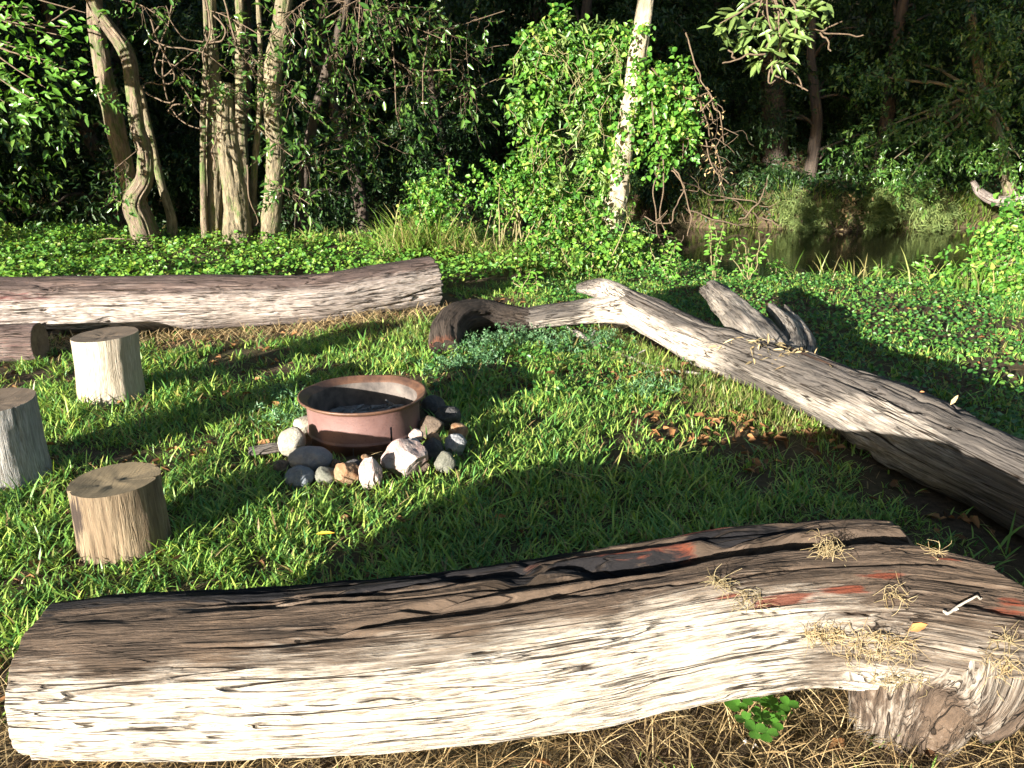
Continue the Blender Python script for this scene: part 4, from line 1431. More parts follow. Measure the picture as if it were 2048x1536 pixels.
tag(sb_.build('dry_straw_litter', M['straw'], None, False), 'dry brown straw and roots strewn on the earth', 'straw', None, 'stuff')


# loose dry root tufts on the foreground log
def straw_tuft(px, py, wpx, hpx, n, label, seed):
    rg = np.random.default_rng(seed)
    B = Bag()
    c0 = pick(FV, FVp, px, py)
    for k in range(int(n * 0.9)):
        a = pick(FV, FVp, px + np.clip(rg.normal(), -1.1, 1.1) * wpx * 0.26, py + np.clip(rg.normal(), -1.1, 1.1) * hpx * 0.26)
        p = a + np.array((0, -0.005, 0.006))
        d = unit(rg.normal(size=3) * np.array((1, 0.6, 0.5)))
        L = 0.02 + 0.04 * rg.random()
        sag = rg.normal(size=3) * 0.010 + np.array((0, 0, 0.006))
        B.tube([(*(p), 0.0008), (*(p + d * L * 0.5 + sag), 0.0007), (*(p + d * L + rg.normal(size=3) * 0.008), 0.0005)], 7, 4)
    o = B.build('straw_tuft', M['palestraw'])
    tag(o, label, 'straw', 'dry straw tufts on the foreground log')


for k, (px, py, wp, hp, n, lb_) in enumerate((
        (1655, 1278, 120, 60, 120, 'left bushy clump of pale dry straw above the gap under the log'),
        (1725, 1300, 90, 110, 120, 'tall middle clump of pale straw hanging down the log'),
        (1785, 1310, 90, 70, 90, 'right clump of tangled straw beside the middle clump'),
        (1655, 1092, 60, 36, 70, 'small round straw clump near the top edge of the log'),
        (1505, 1190, 60, 60, 50, 'wispy straw curls at the middle of the log top'),
        (1445, 1155, 60, 26, 40, 'thin straw strands left of the straw curls'),
        (1790, 1372, 150, 34, 90, 'long straw mat along the lower edge of the thick end'),
        (1985, 1355, 90, 70, 90, 'straw clump at the right edge of the picture'),
        (1870, 1098, 26, 26, 24, 'straw wisp on the tip of the split slab'),
        (1790, 1185, 60, 26, 34, 'few straw bits next to the red rot patch'),
        (2000, 1290, 70, 50, 40, 'loose strands near the right end of the log'))):
    straw_tuft(px, py, wp, hp, n, lb_, 400 + k)


RVp = proj(RV)
CB = Bag()
for k in range(75):
    p = pick(RV, RVp, 1545 + rng.normal() * 50, 690 + rng.normal() * 16 + 0.0)
    d = unit(rng.normal(size=3) * np.array((1, 1, 0.25)))
    V, Q = leaf_arrays(np.array([p + np.array((0, 0, 0.008))]), np.array([d]), np.array([(0, -0.3, 1.0)]) + rng.normal(size=(1, 3)) * 0.4, 0.03 + 0.06 * rng.random(), 0.008 + 0.012 * rng.random())
    CB.add(V, Q)
tag(CB.build('wood_chips', M['palestraw'], None, False), 'pale bark chips and splinters lying on the notch of the right trunk', 'wood chips', None, 'stuff')


# single leaves that stand out
def single_leaf(p, L, W, d, nrm, col, label):
    m, nt, b = mat_new('single_leaf')
    tc = nt.nodes.new('ShaderNodeTexCoord')
    n = noise_n(nt, tc.outputs['Object'], 60.0, 4.0)
    nt.links.new(mix_rgb(nt, n, (col[0] * 0.7, col[1] * 0.6, col[2] * 0.6), col), b.inputs['Base Color'])
    b.inputs['Roughness'].default_value = 0.6
    V, Q = leaf_arrays(np.array([p]), np.array([d]), np.array([nrm]), L, W, 0.2, 0.15)
    o = link('fallen_leaf', mesh_np('fallen_leaf', V, Q, mats=[m]))
    tag(o, label, 'leaf')


single_leaf(pick(FV, FVp, 1808, 1258) + up, 0.055, 0.024, (1, 0.1, 0.35), (0, -0.6, 0.8), (0.55, 0.24, 0.08), 'curled orange brown leaf on the thick end of the foreground log')
single_leaf(G(632, 1068, 0.07), 0.075, 0.016, (1, 0.1, 0.1), (0, -0.5, 0.8), (0.70, 0.42, 0.03), 'yellow leaf blade in the grass above the foreground log')
single_leaf(pick(RV, proj(RV), 1905, 802) + up, 0.07, 0.02, (0.6, 0.3, 0.6), (0, -0.6, 0.8), (0.55, 0.42, 0.22), 'tan curled leaf standing on top of the right trunk')
single_leaf(pick(RV, proj(RV), 1840, 775) + up, 0.03, 0.012, (1, 0.1, 0.1), (0, -0.6, 0.8), (0.50, 0.24, 0.10), 'small orange chip on the right trunk')

# clover plant at the gap under the log
cl = empty('clover_plant', tuple(G(1510, 1450)))
tag(cl, 'bright three-leaved clover plant in the gap under the foreground log', 'plant')
hv = []
for k in range(9):
    t = -np.pi * 0.85 + k / 8 * np.pi * 1.7
    rr = 1.0 - 0.30 * math.exp(-(t / 0.28) ** 2)
    hv.append((0.55 + 0.5 * rr * math.cos(t), 0.52 * rr * math.sin(t) * 1.05, 0.10 * abs(math.sin(t))))
hv = np.array([(0, 0, 0), (0.55, 0, -0.02)] + hv)
leafm = mesh_np('leaflet', hv, None, [(1, 2 + i_, 3 + i_) for i_ in range(8)] + [(0, 2, 1), (0, 1, 10)], True, mats=[M['vine']])
stm = Bag()
rg = np.random.default_rng(5)
for k, (px, py) in enumerate(((1475, 1412), (1500, 1398), (1540, 1410), (1565, 1425), (1520, 1432), (1545, 1445), (1490, 1440), (1510, 1462), (1535, 1468), (1575, 1410), (1460, 1400), (1528, 1392))):
    base = G(1515, 1452) + np.array((rg.normal() * 0.02, 0.06 + rg.normal() * 0.02, 0))
    h = 0.05 + 0.07 * rg.random()
    tip = G(px, py, h)
    stm.tube([(*base, 0.0014), (*((base + tip) / 2 + np.array((0, 0, 0.01))), 0.0012), (*tip, 0.001)], 6, 4)
    th = rg.random() * 6.28
    for j in range(3):
        o = link('leaflet', leafm, cl)
        a = th + j * 2.094
        d = Vector((math.cos(a), math.sin(a) * 0.9, 0.15 + 0.25 * math.sin(a)))
        qn = d.to_track_quat('X', 'Z')
        o.rotation_mode = 'QUATERNION'
        o.matrix_parent_inverse.identity()
        o.rotation_quaternion = qn
        o.location = Vector(tip) - cl.location
        s_ = 0.026 + 0.008 * rg.random()
        o.scale = (s_, s_, s_)
stm.build('stalk', M['cover'], cl)
M['petal'] = plain_mat('white_petal', (0.70, 0.68, 0.66), (0.82, 0.80, 0.80), 60.0)
for (px, py) in ((1492, 1478), (1508, 1486), (1478, 1400)):
    c = G(px, py, 0.03)
    d = unit(rg.normal(size=(5, 3)) * 0.4 + np.array((0, -0.2, -0.6)))
    V, Q = leaf_arrays(np.repeat(c[None], 5, 0), d, rg.normal(size=(5, 3)), 0.016, 0.007)
    fl = Bag()
    fl.add(V, Q)
    fl.build('flower', M['petal'], cl, False)
gb = Bag()
for cx, cy, n in ((1440, 1420, 30), (1450, 1440, 25), (1640, 1395, 26), (1750, 1470, 26), (1690, 1400, 20), (1960, 1480, 14), (420, 1532, 10), (2020, 1400, 20)):
    c = G(cx, cy)
    V, Q, T_ = tufts(c[0] + rng.normal(size=n) * 0.03, c[1] + rng.normal(size=n) * 0.03, 5, 0.085, 0.003, rng, (0.05, 0.5), 0.012)
    gb.add(V, Q, T_)
tag(gb.build('sprout_grass', M['reed'], None, False), 'thin yellow green grass sprouts in front of the foreground log', 'grass', None, 'stuff')


# ------------------------------------------------------------------ trees of the left bank
def trunk_px(name, pts, Y, mat, parent, seed, n_len=150, n_ang=64, dy=None, groove=0.05, **kw):
    """trunk through photo pixels (x, y, width) at Y metres; the last rows may run above the frame"""
    path = []
    for k, (px, py, wp) in enumerate(pts):
        yy = Y + (dy[k] if dy is not None else 0)
        p = P(px, py, yy)
        path.append((*p, wp / FPX * proj(p)[2] * 0.5))
    p0 = path[0]
    gz = float(ground_z(np.array([p0[0]]), np.array([p0[1]]))[0])
    path.insert(0, (p0[0], p0[1], min(gz, p0[2]) - 0.25, p0[3] * 1.25))
    o, V = make_log(name, path, mat, n_len, n_ang, seed, None, parent, ref=(0, 1, 0), lump=0.14, groove=groove * 2, check=0.06, gf=20, splinter=0.10, **kw)
    return o, V, np.array(path)


def crown_on(parent, top, radius, n, mat, rg, leaf=0.12, width=0.5, k=10, nb=6, spread=1.0, flat=0.6, zup=0.8):
    cs = [top + np.array((rg.normal() * spread, rg.normal() * spread, zup + rg.random() * spread)) for _ in range(nb)]
    rs = [np.array((1, 1, flat)) * radius * (0.7 + 0.5 * rg.random()) for _ in range(nb)]
    B = Bag()
    for c in cs:
        B.tube([(*top, 0.05), (*((top + c) / 2 + rg.normal(size=3) * 0.15), 0.035), (*c, 0.012)], 8, 6)
    B.build('limb', M['bark_grey'], parent)
    return foliage('crown', parent, mat, n, cs, rs, rg, k=k, leaf=leaf, width=width, length=0.45)


rg = np.random.default_rng(21)
ct = empty('curved_tree', tuple(gxyz(-5.5, 11.7)))
tag(ct, 'tree with mossy trunk bent like an elbow at the left of the bank', 'tree')
_, _, pa = trunk_px('trunk', [(292, 485, 52), (280, 445, 46), (268, 415, 42), (272, 390, 40), (289, 360, 36), (290, 308, 32), (276, 256, 30), (268, 205, 29), (261, 137, 29), (247, 96, 31), (220, 58, 28), (192, 17, 25), (175, -30, 24), (150, -140, 20)], 11.6, M['bark_moss'], ct, 301)
_, _, pb = trunk_px('trunk', [(300, 478, 44), (280, 425, 40), (256, 359, 34), (240, 290, 36), (224, 222, 36), (209, 154, 34), (198, 85, 32), (190, 30, 30), (190, -60, 26), (200, -160, 20)], 12.0, M['bark_moss'], ct, 302)
_, _, pc = trunk_px('trunk', [(345, 490, 22), (343, 440, 19), (332, 400, 17), (318, 350, 15), (306, 290, 14), (292, 230, 13), (280, 170, 12)], 12.1, M['bark_grey'], ct, 303, 60, 20)
crown_on(ct, pa[-1, :3], 1.0, 420, M['glossy'], rg, zup=1.2)
crown_on(ct, pb[-1, :3], 1.0, 420, M['glossy'], rg, zup=1.2)

CT = [('straight_tree', 'dark sided straight trunk, leftmost of the upright clump', [(427, 488, 38), (428, 380, 33), (427, 290, 33), (430, 200, 32), (424, 137, 30), (421, 68, 26), (419, 0, 25), (417, -90, 22), (410, -190, 18)], 12.0, 'bark_grey'),
      ('straight_tree', 'thin stem hugging the left side of the upright trunk clump', [(411, 490, 15), (408, 420, 14), (406, 340, 13), (406, 250, 12), (408, 190, 11), (412, 120, 10), (412, 40, 9), (405, -40, 8), (400, -120, 7)], 11.8, 'bark_moss'),
      ('broken_tree', 'thick pale sunlit trunk of the clump, broken off at its top', [(478, 496, 60), (472, 420, 50), (462, 330, 46), (455, 270, 42), (451, 205, 32), (453, 165, 26)], 11.6, 'bark_grey'),
      ('straight_tree', 'slender trunk rising behind the broken pale trunk', [(494, 485, 24), (490, 400, 24), (484, 308, 24), (481, 200, 22), (480, 100, 20), (478, 0, 18), (470, -100, 16), (465, -190, 13)], 12.1, 'bark_grey'),
      ('straight_tree', 'stout rough trunk, rightmost of the upright clump', [(537, 490, 42), (546, 400, 36), (551, 310, 34), (545, 222, 36), (548, 137, 36), (560, 68, 34), (568, 0, 32), (580, -90, 28), (590, -190, 22)], 11.8, 'bark_grey'),
      ('straight_tree', 'very thin pale stem beside the stout rough trunk', [(512, 484, 14), (508, 360, 13), (515, 270, 12), (521, 170, 11), (520, 80, 10), (516, 0, 9), (512, -90, 8)], 11.9, 'bark_grey'),
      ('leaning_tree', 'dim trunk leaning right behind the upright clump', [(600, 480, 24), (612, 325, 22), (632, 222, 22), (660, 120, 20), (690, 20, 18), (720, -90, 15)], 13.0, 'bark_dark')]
tops = []
for k, (nm, lb_, pts, Y, mt) in enumerate(CT):
    b0 = P(pts[0][0], pts[0][1], Y)
    e = empty(nm, tuple(gxyz(b0[0], Y)))
    tag(e, lb_, 'tree', 'trunk clump on the left bank')
    _, _, pp = trunk_px('trunk', pts, Y, M[mt], e, 310 + k, 150, 64 if pts[0][2] > 30 else 18, jag=0.05 if nm == 'broken_tree' else 0.0)
    if nm != 'broken_tree':
        crown_on(e, pp[-1, :3], 0.9, 260, M['glossy'], rg, zup=0.9, nb=4)
    tops.append((e, pp))

# leafy low branches of the clump (each belongs to one trunk)
def spray(parent, items, mat, rg, leaf=0.10, width=0.42, k=8, twig=True, length=0.4, n=None, r0=0.0048):
    """items: (px, py, Y, rx, rz, count)"""
    for (px, py, Y, rx, rz, cnt) in items:
        c = P(px, py, Y)
        _, b, t = foliage('foliage', parent, mat, cnt, [c], [(rx, rx * 0.8, rz)], rg, k=k, leaf=leaf, width=width, length=length, shell=0.1)
        if twig:
            sg = 1 if rg.random() < 0.5 else -1
            bough = resample(np.array([(*(c + np.array((-sg * rx * 1.2, 0.15, rz * 0.9))), 1), (*(c + np.array((-sg * rx * 0.3, 0, rz * 0.5)) + rg.normal(size=3) * 0.05), 1), (*(c + np.array((sg * rx * 0.8, -0.1, -rz * 0.3))), 1)]), 16)[:, :3]
            B = Bag()
            B.tube([(*q_, r0 * 1.5) for q_ in bough[::5]], 16, 5)
            for bb, tt in zip(b, t):
                dd = np.linalg.norm(bough - bb, axis=1)
                a = bough[max(0, int(np.argmin(dd)) - 2)]
                B.tube([(*a, r0), (*((a + bb) / 2 + rg.normal(size=3) * 0.04), r0 * 0.8), (*bb, r0 * 0.65), (*tt, r0 * 0.3)], 8, 4)
            B.build('branch', M['twig'], parent)


spray(tops[4][0], [(585, 395, 11.4, 0.33, 0.28, 15), (560, 300, 11.5, 0.25, 0.3, 9), (600, 60, 11.2, 0.5, 0.4, 26), (575, 200, 11.3, 0.35, 0.35, 14), (620, 330, 11.9, 0.35, 0.25, 8)], M['glossy'], rg)
spray(tops[2][0], [(470, 200, 11.3, 0.25, 0.25, 9), (500, 130, 11.3, 0.3, 0.3, 10)], M['glossy'], rg)
spray(tops[0][0], [(365, 160, 11.4, 0.3, 0.3, 8), (480, 60, 11.3, 0.4, 0.3, 12)], M['glossy'], rg)
spray(tops[6][0], [(680, 130, 12.4, 0.6, 0.5, 24), (720, 230, 12.8, 0.7, 0.5, 26), (800, 60, 12.6, 0.8, 0.45, 34), (820, 170, 13.0, 0.5, 0.5, 16), (930, 200, 13.4, 0.5, 0.4, 14), (760, 300, 13.4, 0.7, 0.4, 22), (900, 70, 13.0, 0.7, 0.4, 24), (660, 290, 12.8, 0.5, 0.4, 14), (950, 130, 13.4, 0.45, 0.35, 10), (720, 20, 12.2, 0.6, 0.4, 22)], M['glossy'], rg, leaf=0.12)
spray(ct, [(300, 40, 11.2, 0.35, 0.3, 10), (250, 330, 11.8, 0.2, 0.3, 6), (245, 400, 11.5, 0.15, 0.12, 4)], M['glossy'], rg)

# hanging vines
VN = [[(355, -20), (330, 60), (310, 130), (330, 150), (400, 95), (440, 70)],
      [(320, 50), (302, 75), (340, 95), (410, 105), (470, 150), (520, 148)],
      [(410, -20), (420, 60), (405, 110), (415, 160), (430, 210)],
      [(440, -20), (470, 80), (490, 120), (520, 160), (530, 230)],
      [(330, 90), (325, 150), (340, 210), (370, 245), (400, 258)],
      [(300, 40), (340, 130), (375, 190), (400, 225), (440, 245)],
      [(285, 178), (300, 165), (340, 170), (350, 150), (340, 145)],
      [(290, 185), (320, 200), (345, 205), (352, 195)],
      [(336, 225), (345, 212), (365, 208), (370, 220), (350, 232), (336, 225)],
      [(425, 30), (450, 60), (440, 85), (400, 80), (360, 70), (330, 10)],
      [(495, 330), (500, 400), (515, 440), (512, 452)],
      [(430, 340), (425, 300), (440, 260), (445, 230)],
      [(720, -20), (715, 100), (700, 150), (690, 220)],
      [(690, -20), (680, 60), (688, 140), (720, 210), (740, 230)],
      [(770, -20), (785, 80), (790, 200), (800, 260)],
      [(860, 30), (848, 130), (845, 190), (850, 230)],
      [(740, 20), (755, 90), (790, 120), (830, 140), (905, 140)],
      [(650, 80), (655, 120), (680, 140), (700, 150)],
      [(180, 520), (190, 488), (210, 478), (245, 476), (270, 480)],
      [(130, 505), (150, 497), (160, 490)],
      [(1, 40), (50, 30), (90, 45), (150, 10)]]
VL = ['leftmost vine bending right above the thin trunks', 'vine sagging right across three trunks', 'vine hanging along the leftmost upright trunk', 'vine running down between the broken and stout trunks', 'vine hanging left of the clump and curving in at its foot', 'long vine slanting down to the broken trunk', 'curled vine tip pointing left between the two tree groups', 'short hooked vine just under the curled tip', 'small closed vine loop left of the leftmost upright trunk', 'vine loop circling in front of the trunk tops', 'short vine hanging low beside the stout trunk', 'vine bowed against the side of the broken trunk', 'left of the long vines hanging in the dark middle', 'wavy vine hanging in the dark middle, ending in a hook', 'straight vine hanging before the dark middle trees', 'rightmost vine hanging beside the vine clad tree', 'vine stretching sideways through the dark middle', 'short vine close to the leaning dim trunk', 'arched dead stem on the ground left of the mossy tree', 'small dead stick in the ground cover at the far left', 'twig arching through the top left leaves']
for k, v in enumerate(VN):
    Y = 11.25 if k not in (12, 13, 14, 15, 16, 17) else 12.6
    B = Bag()
    B.tube([(*P(a, b, Y + 0.12 * math.sin(i_ * 1.7 + k)), 0.013 - 0.006 * i_ / len(v)) for i_, (a, b) in enumerate(v)], 40, 6, k, 0.02)
    o = B.build('hanging_vine', M['twig'])
    tag(o, VL[k], 'vine', 'bare vines among the left trunks')

# tree at the far left whose leafy branch hangs into the picture
lt = empty('overhanging_tree', tuple(gxyz(-7.6, 9.6)))
tag(lt, 'large leafed tree whose sunlit branch hangs into the top left corner', 'tree')
make_log('trunk', [(-7.6, 9.6, -0.2, 0.17), (-7.6, 9.55, 1.5, 0.14), (-7.4, 9.5, 3.2, 0.12), (-7.2, 9.5, 5.2, 0.08)], M['bark_grey'], 60, 24, 331, None, lt, ref=(0, 1, 0), groove=0.05, gf=14)
B = Bag()
rg = np.random.default_rng(77)
lm = []
for wd in (0.42, 0.5, 0.58):
    V, Q = leaf_arrays(np.zeros((1, 3)), np.array([(1.0, 0, 0)]), np.array([(0, 0, 1.0)]), 1.0, wd, 0.18, 0.16)
    lm.append(mesh_np('leaf', V, Q, mats=[M['vine']]))


PEND = []


def flush(parent):
    for a_ in PEND:
        leaf_put(parent, *a_)
    PEND.clear()


def leaf_part(parent, meshes, p, d, nrm, L):
    PEND.append((meshes, p, d, nrm, L))


def leaf_put(parent, meshes, p, d, nrm, L):
    o = bpy.data.objects.new('leaf', meshes[int(rg.integers(len(meshes)))])
    COL.objects.link(o)
    o.parent = parent
    d = unit(np.asarray(d))
    side = unit(np.cross(nrm, d))
    up_ = np.cross(d, side)
    from mathutils import Matrix
    m = Matrix([[d[0] * L, side[0] * L, up_[0] * L, p[0]], [d[1] * L, side[1] * L, up_[1] * L, p[1]], [d[2] * L, side[2] * L, up_[2] * L, p[2]], [0, 0, 0, 1]])
    o.matrix_parent_inverse.identity()
    o.matrix_basis = m
    return o


start = np.array((-7.45, 9.5, 2.9))
for (px, py, Y, n) in ((30, 40, 9.2, 20), (90, 60, 9.1, 22), (140, 80, 9.2, 20), (60, 110, 9.1, 22), (110, 130, 9.0, 24), (150, 60, 9.3, 14), (30, 160, 9.2, 20), (90, 180, 8.9, 22), (75, 210, 8.9, 12), (150, 150, 9.3, 14), (20, 90, 9.3, 20), (170, 30, 9.4, 10), (10, 20, 9.0, 16), (10, 210, 9.4, 12), (60, 20, 9.5, 16), (-30, 120, 9.2, 16)):
    tip = P(px, py, Y)
    mid = (start + tip) / 2 + np.array((0, 0, 0.25)) + rg.normal(size=3) * 0.1
    B.tube([(*start, 0.03), (*mid, 0.016), (*tip, 0.005)], 14, 5, 3, 0.03)
    for j in range(n):
        p = tip + rg.normal(size=3) * np.array((0.16, 0.16, 0.13))
        a = rg.random() * 6.28
        leaf_part(lt, lm, p, (math.cos(a) * 0.8, math.sin(a) * 0.6 - 0.2, -0.25 + 0.3 * rg.normal()), np.array((-0.35, -0.6, 0.7)) + 0.4 * rg.normal(size=3), 0.085 + 0.05 * rg.random())
flush(B.build('branch', M['twig'], lt))
foliage('crown', lt, M['glossy'], 500, [(-7.2, 9.6, 4.8), (-8.0, 10.2, 4.6), (-7.0, 10.4, 5.4), (-8.2, 9.2, 5.6)], [(1.1, 1.1, 0.7)] * 4, rg, leaf=0.12)
foliage('shaded_foliage', lt, M['glossy'], 90, [P(40, 180, 10.2), P(120, 200, 10.4), P(30, 330, 12), P(15, 420, 11.5)], [(0.55, 0.4, 0.4), (0.45, 0.4, 0.3), (0.5, 0.4, 0.4), (0.3, 0.3, 0.25)], rg, leaf=0.10)

# ------------------------------------------------------------------ vine-clad white tree
rg = np.random.default_rng(41)
vt = empty('vine_clad_tree', tuple(gxyz(1.35, 10.4)))
tag(vt, 'slanting white barked tree wrapped in bright green vines at the creek edge', 'tree')
_, _, pw = trunk_px('trunk', [(1218, 500, 46), (1225, 440, 44), (1238, 370, 42), (1250, 280, 38), (1264, 190, 37), (1278, 90, 37), (1292, 0, 34), (1306, -90, 32), (1320, -190, 28)], 10.4, M['bark_white'], vt, 350, 140, 44)
crown_on(vt, pw[-1, :3], 1.2, 420, M['pandan'], rg, leaf=0.13, width=0.32, zup=1.0)
VC = [(1150, 90, 10.2, .50, .42), (1110, 170, 10.2, .45, .45), (1180, 190, 10.15, .5, .5), (1120, 270, 10.2, .38, .4), (1190, 290, 10.1, .42, .5), (1220, 70, 10.15, .38, .35), (1150, 370, 10.1, .42, .4), (1190, 410, 10.0, .40, .4), (1090, 110, 10.3, .3, .35)]
VC = [(a - 12 + 26 * math.sin(a * 1.3), b + 22 * math.cos(b), c + 0.42, d * 0.6, e * 0.62) for a, b, c, d, e in VC]
foliage('vine_leaves', vt, M['vine'], 480, [P(a, b, c) for a, b, c, d, e in VC], [(d, d * .7, e) for a, b, c, d, e in VC], rg, k=10, leaf=0.075, width=0.8, length=0.26, droop=0.4, shell=0.2)
foliage('long_leaves', vt, M['pandan'], 260, [P(a, b, c) for a, b, c, d, e in VC], [(d, d * .8, e) for a, b, c, d, e in VC], rg, k=9, leaf=0.11, width=0.22, length=0.22, droop=0.5, shell=0.6)
VC3 = [(1262, 140, 10.1, .10, .14), (1240, 320, 10.1, .12, .12), (1276, 60, 10.15, .10, .12), (1226, 440, 10.05, .14, .14), (1252, 245, 10.1, .09, .09)]
foliage('vine_leaves', vt, M['vine'], 46, [P(a, b, c) for a, b, c, d, e in VC3], [(d, d * .7, e) for a, b, c, d, e in VC3], rg, k=7, leaf=0.06, width=0.8, length=0.16, shell=0.2)
VC2 = [(1315, 210, 10.1, .30, .35), (1345, 260, 10.1, .30, .28), (1300, 150, 10.2, .18, .25), (1330, 170, 10.2, .22, .3), (1360, 190, 10.3, .22, .25), (1320, 310, 10.1, .25, .2)]
foliage('vine_leaves', vt, M['vine'], 250, [P(a, b, c) for a, b, c, d, e in VC2], [(d, d * .7, e) for a, b, c, d, e in VC2], rg, k=9, leaf=0.066, width=0.85, length=0.2, droop=0.4, shell=0.3)
B = Bag()
ST = [[(1300, 140), (1350, 170), (1400, 200), (1430, 240)], [(1330, 170), (1370, 190), (1420, 195), (1440, 250), (1445, 290)], [(1310, 200), (1320, 330), (1325, 430), (1345, 570)], [(1335, 230), (1315, 340), (1310, 440), (1340, 555)],
      [(1340, 330), (1360, 380), (1340, 440), (1290, 440)], [(1350, 330), (1375, 420), (1370, 470)], [(1390, 190), (1420, 280), (1440, 340), (1450, 380)], [(1400, 230), (1425, 330), (1460, 370)],
      [(1300, 260), (1370, 280), (1430, 290), (1462, 265)], [(1320, 480), (1330, 520), (1352, 575)],
      [(1380, 60), (1395, 140), (1420, 200), (1405, 235)]]
for k, v in enumerate(ST):
    B.tube([(*P(a, b, 10.05 + 0.1 * math.sin(k * 2.1 + i_)), 0.0105 - 0.005 * i_ / len(v)) for i_, (a, b) in enumerate(v)], 36, 5, 20 + k, 0.06)
    for j in range(3):
        q0 = P(*v[1 + (j % (len(v) - 1))], 10.05) + rg.normal(size=3) * 0.03
        B.tube([(*q0, 0.006), (*(q0 + rg.normal(size=3) * 0.10 + np.array((0.03, 0, -0.08))), 0.004), (*(q0 + rg.normal(size=3) * 0.16 + np.array((0.08, 0, -0.2))), 0.002)], 8, 4, j, 0.02)
B.build('vine_stem', M['twig'], vt)
TB = Bag()
for k in range(46):
    a_, b_, c_, d_, e_ = VC[int(rg.integers(len(VC)))]
    p0 = P(a_, b_, c_) + rg.normal(size=3) * np.array((d_, d_ * 0.5, e_)) * 0.6 + np.array((0, -0.25, 0))
    dv = np.array((rg.normal() * 0.25, -0.05, -0.25 - 0.4 * rg.random()))
    TB.tube([(*p0, 0.006), (*(p0 + dv * 0.4 + rg.normal(size=3) * 0.06), 0.005), (*(p0 + dv * 0.8 + rg.normal(size=3) * 0.08), 0.004), (*(p0 + dv * 1.2), 0.003)], 14, 4, k, 0.03)
o = TB.build('dry_strands', M['stem'], vt)
o['kind'] = 'stuff'
DB = Bag()
dc = [P(a, b, 10.1) for a, b in ((1380, 190), (1420, 240), (1430, 290), (1400, 210), (1440, 330), (1410, 340), (1350, 180), (1430, 200))]
pos = np.vstack([c + rg.normal(size=(9, 3)) * 0.09 for c in dc])
V, Q = leaf_arrays(pos, rg.normal(size=(len(pos), 3)) + np.array((0, 0, -1.2)), rg.normal(size=(len(pos), 3)), 0.06, 0.022, 0.4, 0.3)
DB.add(V, Q)
o = DB.build('withered_leaves', M['straw'], vt, False)
o['kind'] = 'stuff'
# hanging branch of long leaves at the top
ob = Bag()
ends = [(1440, 50), (1480, 90), (1530, 40), (1570, 20), (1590, 80), (1520, 120), (1560, 120), (1610, 60), (1640, 20), (1470, 30), (1500, 10), (1610, 15), (1545, 75), (1580, 50), (1500, 60)]
st0 = pw[-2, :3]
hub = P(1540, -40, 9.6)
ob.tube([(*st0, 0.06), (*((st0 + hub) / 2 + np.array((0, 0, 0.15))), 0.045), (*hub, 0.03)], 16, 7, 2, 0.05)
lm2 = []
for wd in (0.28, 0.34):
    V, Q = leaf_arrays(np.zeros((1, 3)), np.array([(1.0, 0, 0)]), np.array([(0, 0, 1.0)]), 1.0, wd, 0.2, 0.12)
    lm2.append(mesh_np('leaf', V, Q, mats=[M['pandan']]))
for k, (px, py) in enumerate(ends):
    tip = P(px, py, 9.5 + 0.2 * rg.normal())
    mid = (hub + tip) / 2 + rg.normal(size=3) * 0.06
    ob.tube([(*hub, 0.016), (*mid, 0.011), (*tip, 0.007)], 10, 5, k, 0.02)
    for j in range(13):
        a = rg.random() * 6.28
        leaf_part(vt, lm2, tip + rg.normal(size=3) * np.array((0.05, 0.05, 0.04)), (math.cos(a), math.sin(a) * 0.7 - 0.1, -0.35 + 0.45 * rg.normal()), np.array((-0.3, -0.6, 0.7)) + 0.3 * rg.normal(size=3), 0.15 + 0.08 * rg.random())
for k, v in enumerate([[(1620, 60), (1650, 65), (1690, 70), (1728, 72)], [(1640, 62), (1665, 52), (1685, 42)], [(1640, 64), (1655, 85), (1660, 105)], [(1540, 120), (1548, 150), (1590, 170), (1615, 183)], [(1550, 130), (1580, 140), (1600, 160), (1605, 178)],
                       [(1530, 110), (1490, 112), (1445, 128)], [(1545, 130), (1560, 125), (1595, 130)], [(1540, 140), (1538, 165), (1550, 160)], [(1470, 118), (1457, 100)]]):
    ob.tube([(*P(a, b, 9.5), 0.012 - 0.005 * i_ / len(v)) for i_, (a, b) in enumerate(v)], 16, 5, k, 0.015)
flush(ob.build('branch', M['twig'], vt))

